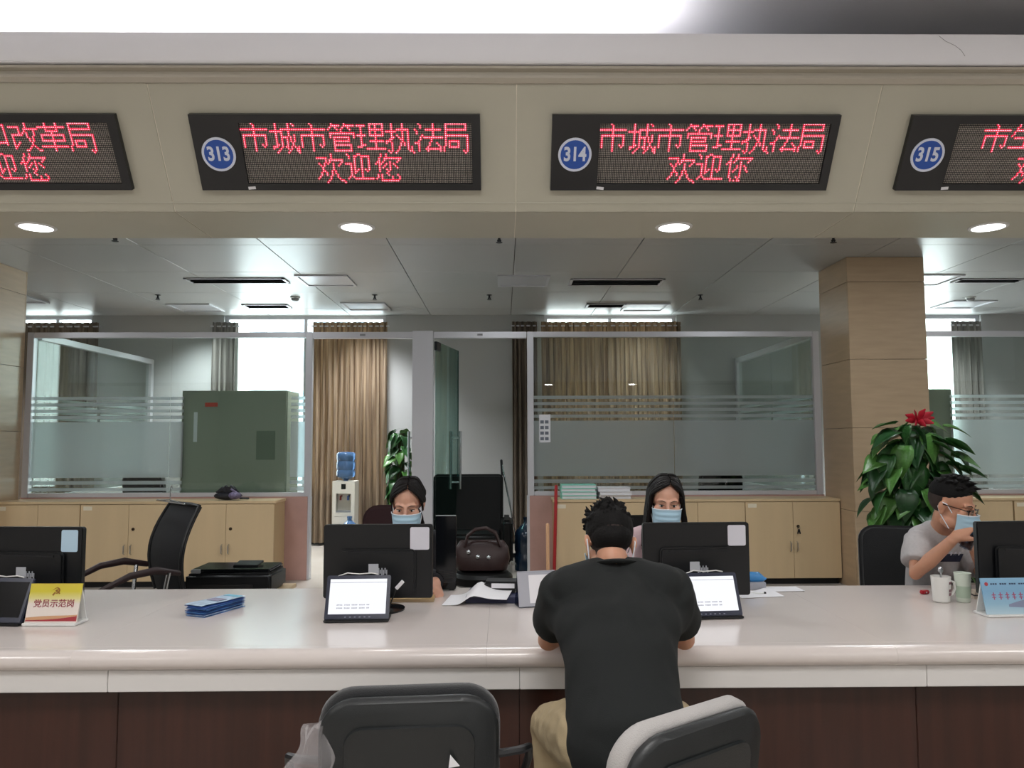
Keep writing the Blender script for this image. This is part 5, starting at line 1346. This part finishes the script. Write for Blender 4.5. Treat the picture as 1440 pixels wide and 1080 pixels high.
J['elR'] = V((J['shR'].x-.055, 4.17, .79)); J['wrR'] = V((W(615, 822, 3.9).x-.01, 3.925, .800)); J['hdR'] = V((.25, -.9, -.25)); J['hnR'] = V((-.6, -.2, -.8)); J['curlR'] = 1.0; J['hsc'] = .92
HM = head_matrix(hc1+V((0, 0, -.02)), 0, 16, 0, 1.0)
w1, b1 = person('person', 'woman with dark parted tied-back hair and blue mask in dark uniform behind a monitor', (J['pelvis'].x, 4.4, 0), J, skin_f, HM, None)
face_parts(w1, HM, b1); mask(w1, HM)
dark_uni = mat('dark_uniform', '#14151b', .85, bump=.2, bscale=300)
m = MB(); torso(m, J, .010)
for s in 'LR': sleeve(m, J, s, 1.86, .066, .045)
blob('jacket', m, dark_uni, w1, .006, 6, folds(.004, 14))
m = MB(); legs(m, J, .004); blob('trousers', m, dark_uni, w1, .008, 5); shoes(w1, J, (0, -1, 0), black_pl)
tied_hair(w1, HM)

# ---------------------------------------------------------------- woman with long hair
hc2 = W(936, 700, 4.10)
J = seated(hc2, .05, hc2.x-.01, 4.32, .950, .15, build=.86)
J['elL'] = V((J['shL'].x-.04, 4.18, .775)); J['wrL'] = V((J['shL'].x+.04, 3.97, .785)); J['hdL'] = V((.3, -1, -.1)); J['hnL'] = V((.2, 0, -1))
J['elR'] = V((J['shR'].x+.04, 4.18, .775)); J['wrR'] = V((J['shR'].x-.04, 3.97, .785)); J['hdR'] = V((-.3, -1, -.1)); J['hnR'] = V((-.2, 0, -1)); J['hsc'] = .92
HM = head_matrix(hc2+V((0, 0, -.02)), -4, 10, 2, 1.0)
w2, b2 = person('person', 'woman with long loose dark hair and blue mask in pale pink behind a monitor', (J['pelvis'].x, 4.4, 0), J, skin_f, HM, None)
face_parts(w2, HM, b2); mask(w2, HM)
pink = mat('pale_pink_blouse', '#c7adb2', .8, bump=.2, bscale=300)
m = MB(); torso(m, J, .010)
for s in 'LR': sleeve(m, J, s, 1.86, .066, .045)
blob('blouse', m, pink, w2, .006, 6, folds(.004, 14))
m = MB(); legs(m, J, .004); blob('trousers', m, dark_uni, w2, .008, 5); shoes(w2, J, (0, -1, 0), black_pl)
long_hair(w2, HM)

# ---------------------------------------------------------------- man with glasses
hc3 = W(1338, 711, 4.02)
X3 = W(1322, 780, 4.25).x
J = seated(hc3, .02, X3, 4.26, .985, .165, build=.95)
J['shL'] = V((W(1290, 757, 4.2).x, 4.17, W(1290, 757, 4.2).z)); J['shR'] = V((J['shL'].x+.30, 4.32, J['shL'].z-.01))
J['neck'] = W(1322, 748, 4.17)
J['elL'] = W(1288, 806, 4.06); J['wrL'] = W(1342, 757, 3.93); J['hdL'] = V((.62, -.05, .55)); J['hnL'] = V((.5, .45, -.6)); J['curlL'] = .95
J['elR'] = W(1392, 818, 4.08); J['wrR'] = W(1371, 775, 3.97); J['hdR'] = V((-.28, -.05, 1)); J['hnR'] = V((-.7, .6, 0)); J['curlR'] = 1.0
HM = head_matrix(hc3, 42, 14, 0, 1.10)
m3, b3 = person('person', 'man with glasses and blue mask in a grey tee, hands raised to his face', (X3, 4.35, 0), J, skin, HM, None)
face_parts(m3, HM, b3, .004); mask(m3, HM)
gt = mat('heather_grey_tee', '#b3b0b1', .9, bump=.2, bscale=300, var=.05, vscale=(80, 80, 80))
m = MB(); torso(m, J, .014)
for s in 'LR': sleeve(m, J, s, .72, .078, .075)
ts = blob('t_shirt', m, gt, m3, .006, 6, folds(.005, 12))
m = MB(); legs(m, J, .006); blob('trousers', m, dark_uni, m3, .008, 5); shoes(m3, J, (0, -1, 0), black_pl)
# printed chest block laid on the cloth
bvh = BVHTree.FromPolygons([v.co.copy() for v in ts.data.vertices], [tuple(p.vertices) for p in ts.data.polygons])
def decal(parts, name, m, nx=12, ny=4):
    out = MB()
    for (u0, v0, u1, v1, sk_) in parts:
        def fn(a, b):
            w = W(u0+(u1-u0)*a+sk_*b, v1+(v0-v1)*b, 3.6)-m3.location; d = (w-(V((0, 0, EYE))-m3.location)).normalized()
            h = bvh.ray_cast(w, d)
            return (h[0] if h[0] else w+d*.45)-d*.003
        out.grid(fn, nx, ny)
    me = out.mesh(name); o = bpy.data.objects.new(name, me); me.materials.append(m); COL.objects.link(o); o.parent = ts
decal([(1319, 779, 1350, 790, 5)], 'chest_print', mat('print_navy', '#23253a', .8))
decal([(1329+6*k, 776, 1332+6*k, 781, 2) for k in range(4)], 'chest_letters', mat('print_pale', '#c9c9d2', .8), 2, 2)
# hair, glasses
m = MB(); m.ell((0, .018, .060), (.0765, .092, .072), HM, 24, 14)
rh = random.Random(5)
for k in range(110):
    a = rh.uniform(0, 2*PI); e = R(rh.uniform(25, 88)); q = V((math.cos(a)*math.cos(e), math.sin(a)*math.cos(e), math.sin(e)))
    p0 = V((q.x*.072, .012+q.y*.088, .062+q.z*.064)); L = rh.uniform(.012, .024)
    m.tube([p0, p0+q*L*.8+V((.002, -.3*L, 0)), p0+q*L*1.1+V((.0, -1.0*L, 0))], [.010, .008, .002], 6, round_cap=True, M=HM)
blob('hair', m, hair_m, m3, .003, 1)
m = MB()
def fade2(a, b):
    an = R(-84+168*a)+PI/2; z = -.035+.075*b; zz = (z-.035)/.088; rr = math.sqrt(max(.05, 1-zz*zz))
    return (.0755*rr*math.cos(an), .012+.0955*rr*math.sin(an), z)
m.grid(fade2, 32, 10, th=.003, M=HM); m.build('hair_fade', stub_m, m3, smooth=80)
gl_ = MB()
for s in (-1, 1):
    gl_.tube([V((s*.033+.026*math.copysign(abs(math.cos(2*PI*k/20))**.7, math.cos(2*PI*k/20)), -.104+.010*abs(math.cos(2*PI*k/20)), -.008+.018*math.copysign(abs(math.sin(2*PI*k/20))**.7, math.sin(2*PI*k/20)))) for k in range(20)], .0022, 6, closed=True, M=HM)
    gl_.tube([(s*.059, -.095, .002), (s*.074, -.06, .006), (s*.082, .01, .008), (s*.080, .03, -.005)], .0024, 6, M=HM)
gl_.tube([(-.007, -.105, -.004), (0, -.108, -.001), (.007, -.105, -.004)], .0022, 6, M=HM)
go = gl_.build('glasses', mat('tortoise_dark', '#221614', .25), m3)
for s in (-1, 1): MB().ell((s*.033, -.100, -.008), (.025, .0012, .017), HM, 18, 8).build('lens', glass, go)
gcup = thing('drinking_glass', 'clear glass held in the hands of the man with glasses', 'glass', tuple(W(1362, 760, 3.93)))
for q in (0,): MB().lathe([(.024, -.045), (.028, -.043), (.032, .045), (.030, .045), (.026, -.038), (.003, -.038)], 20, M=Matrix.Rotation(R(25), 4, 'Y')).build('body', acr, gcup)
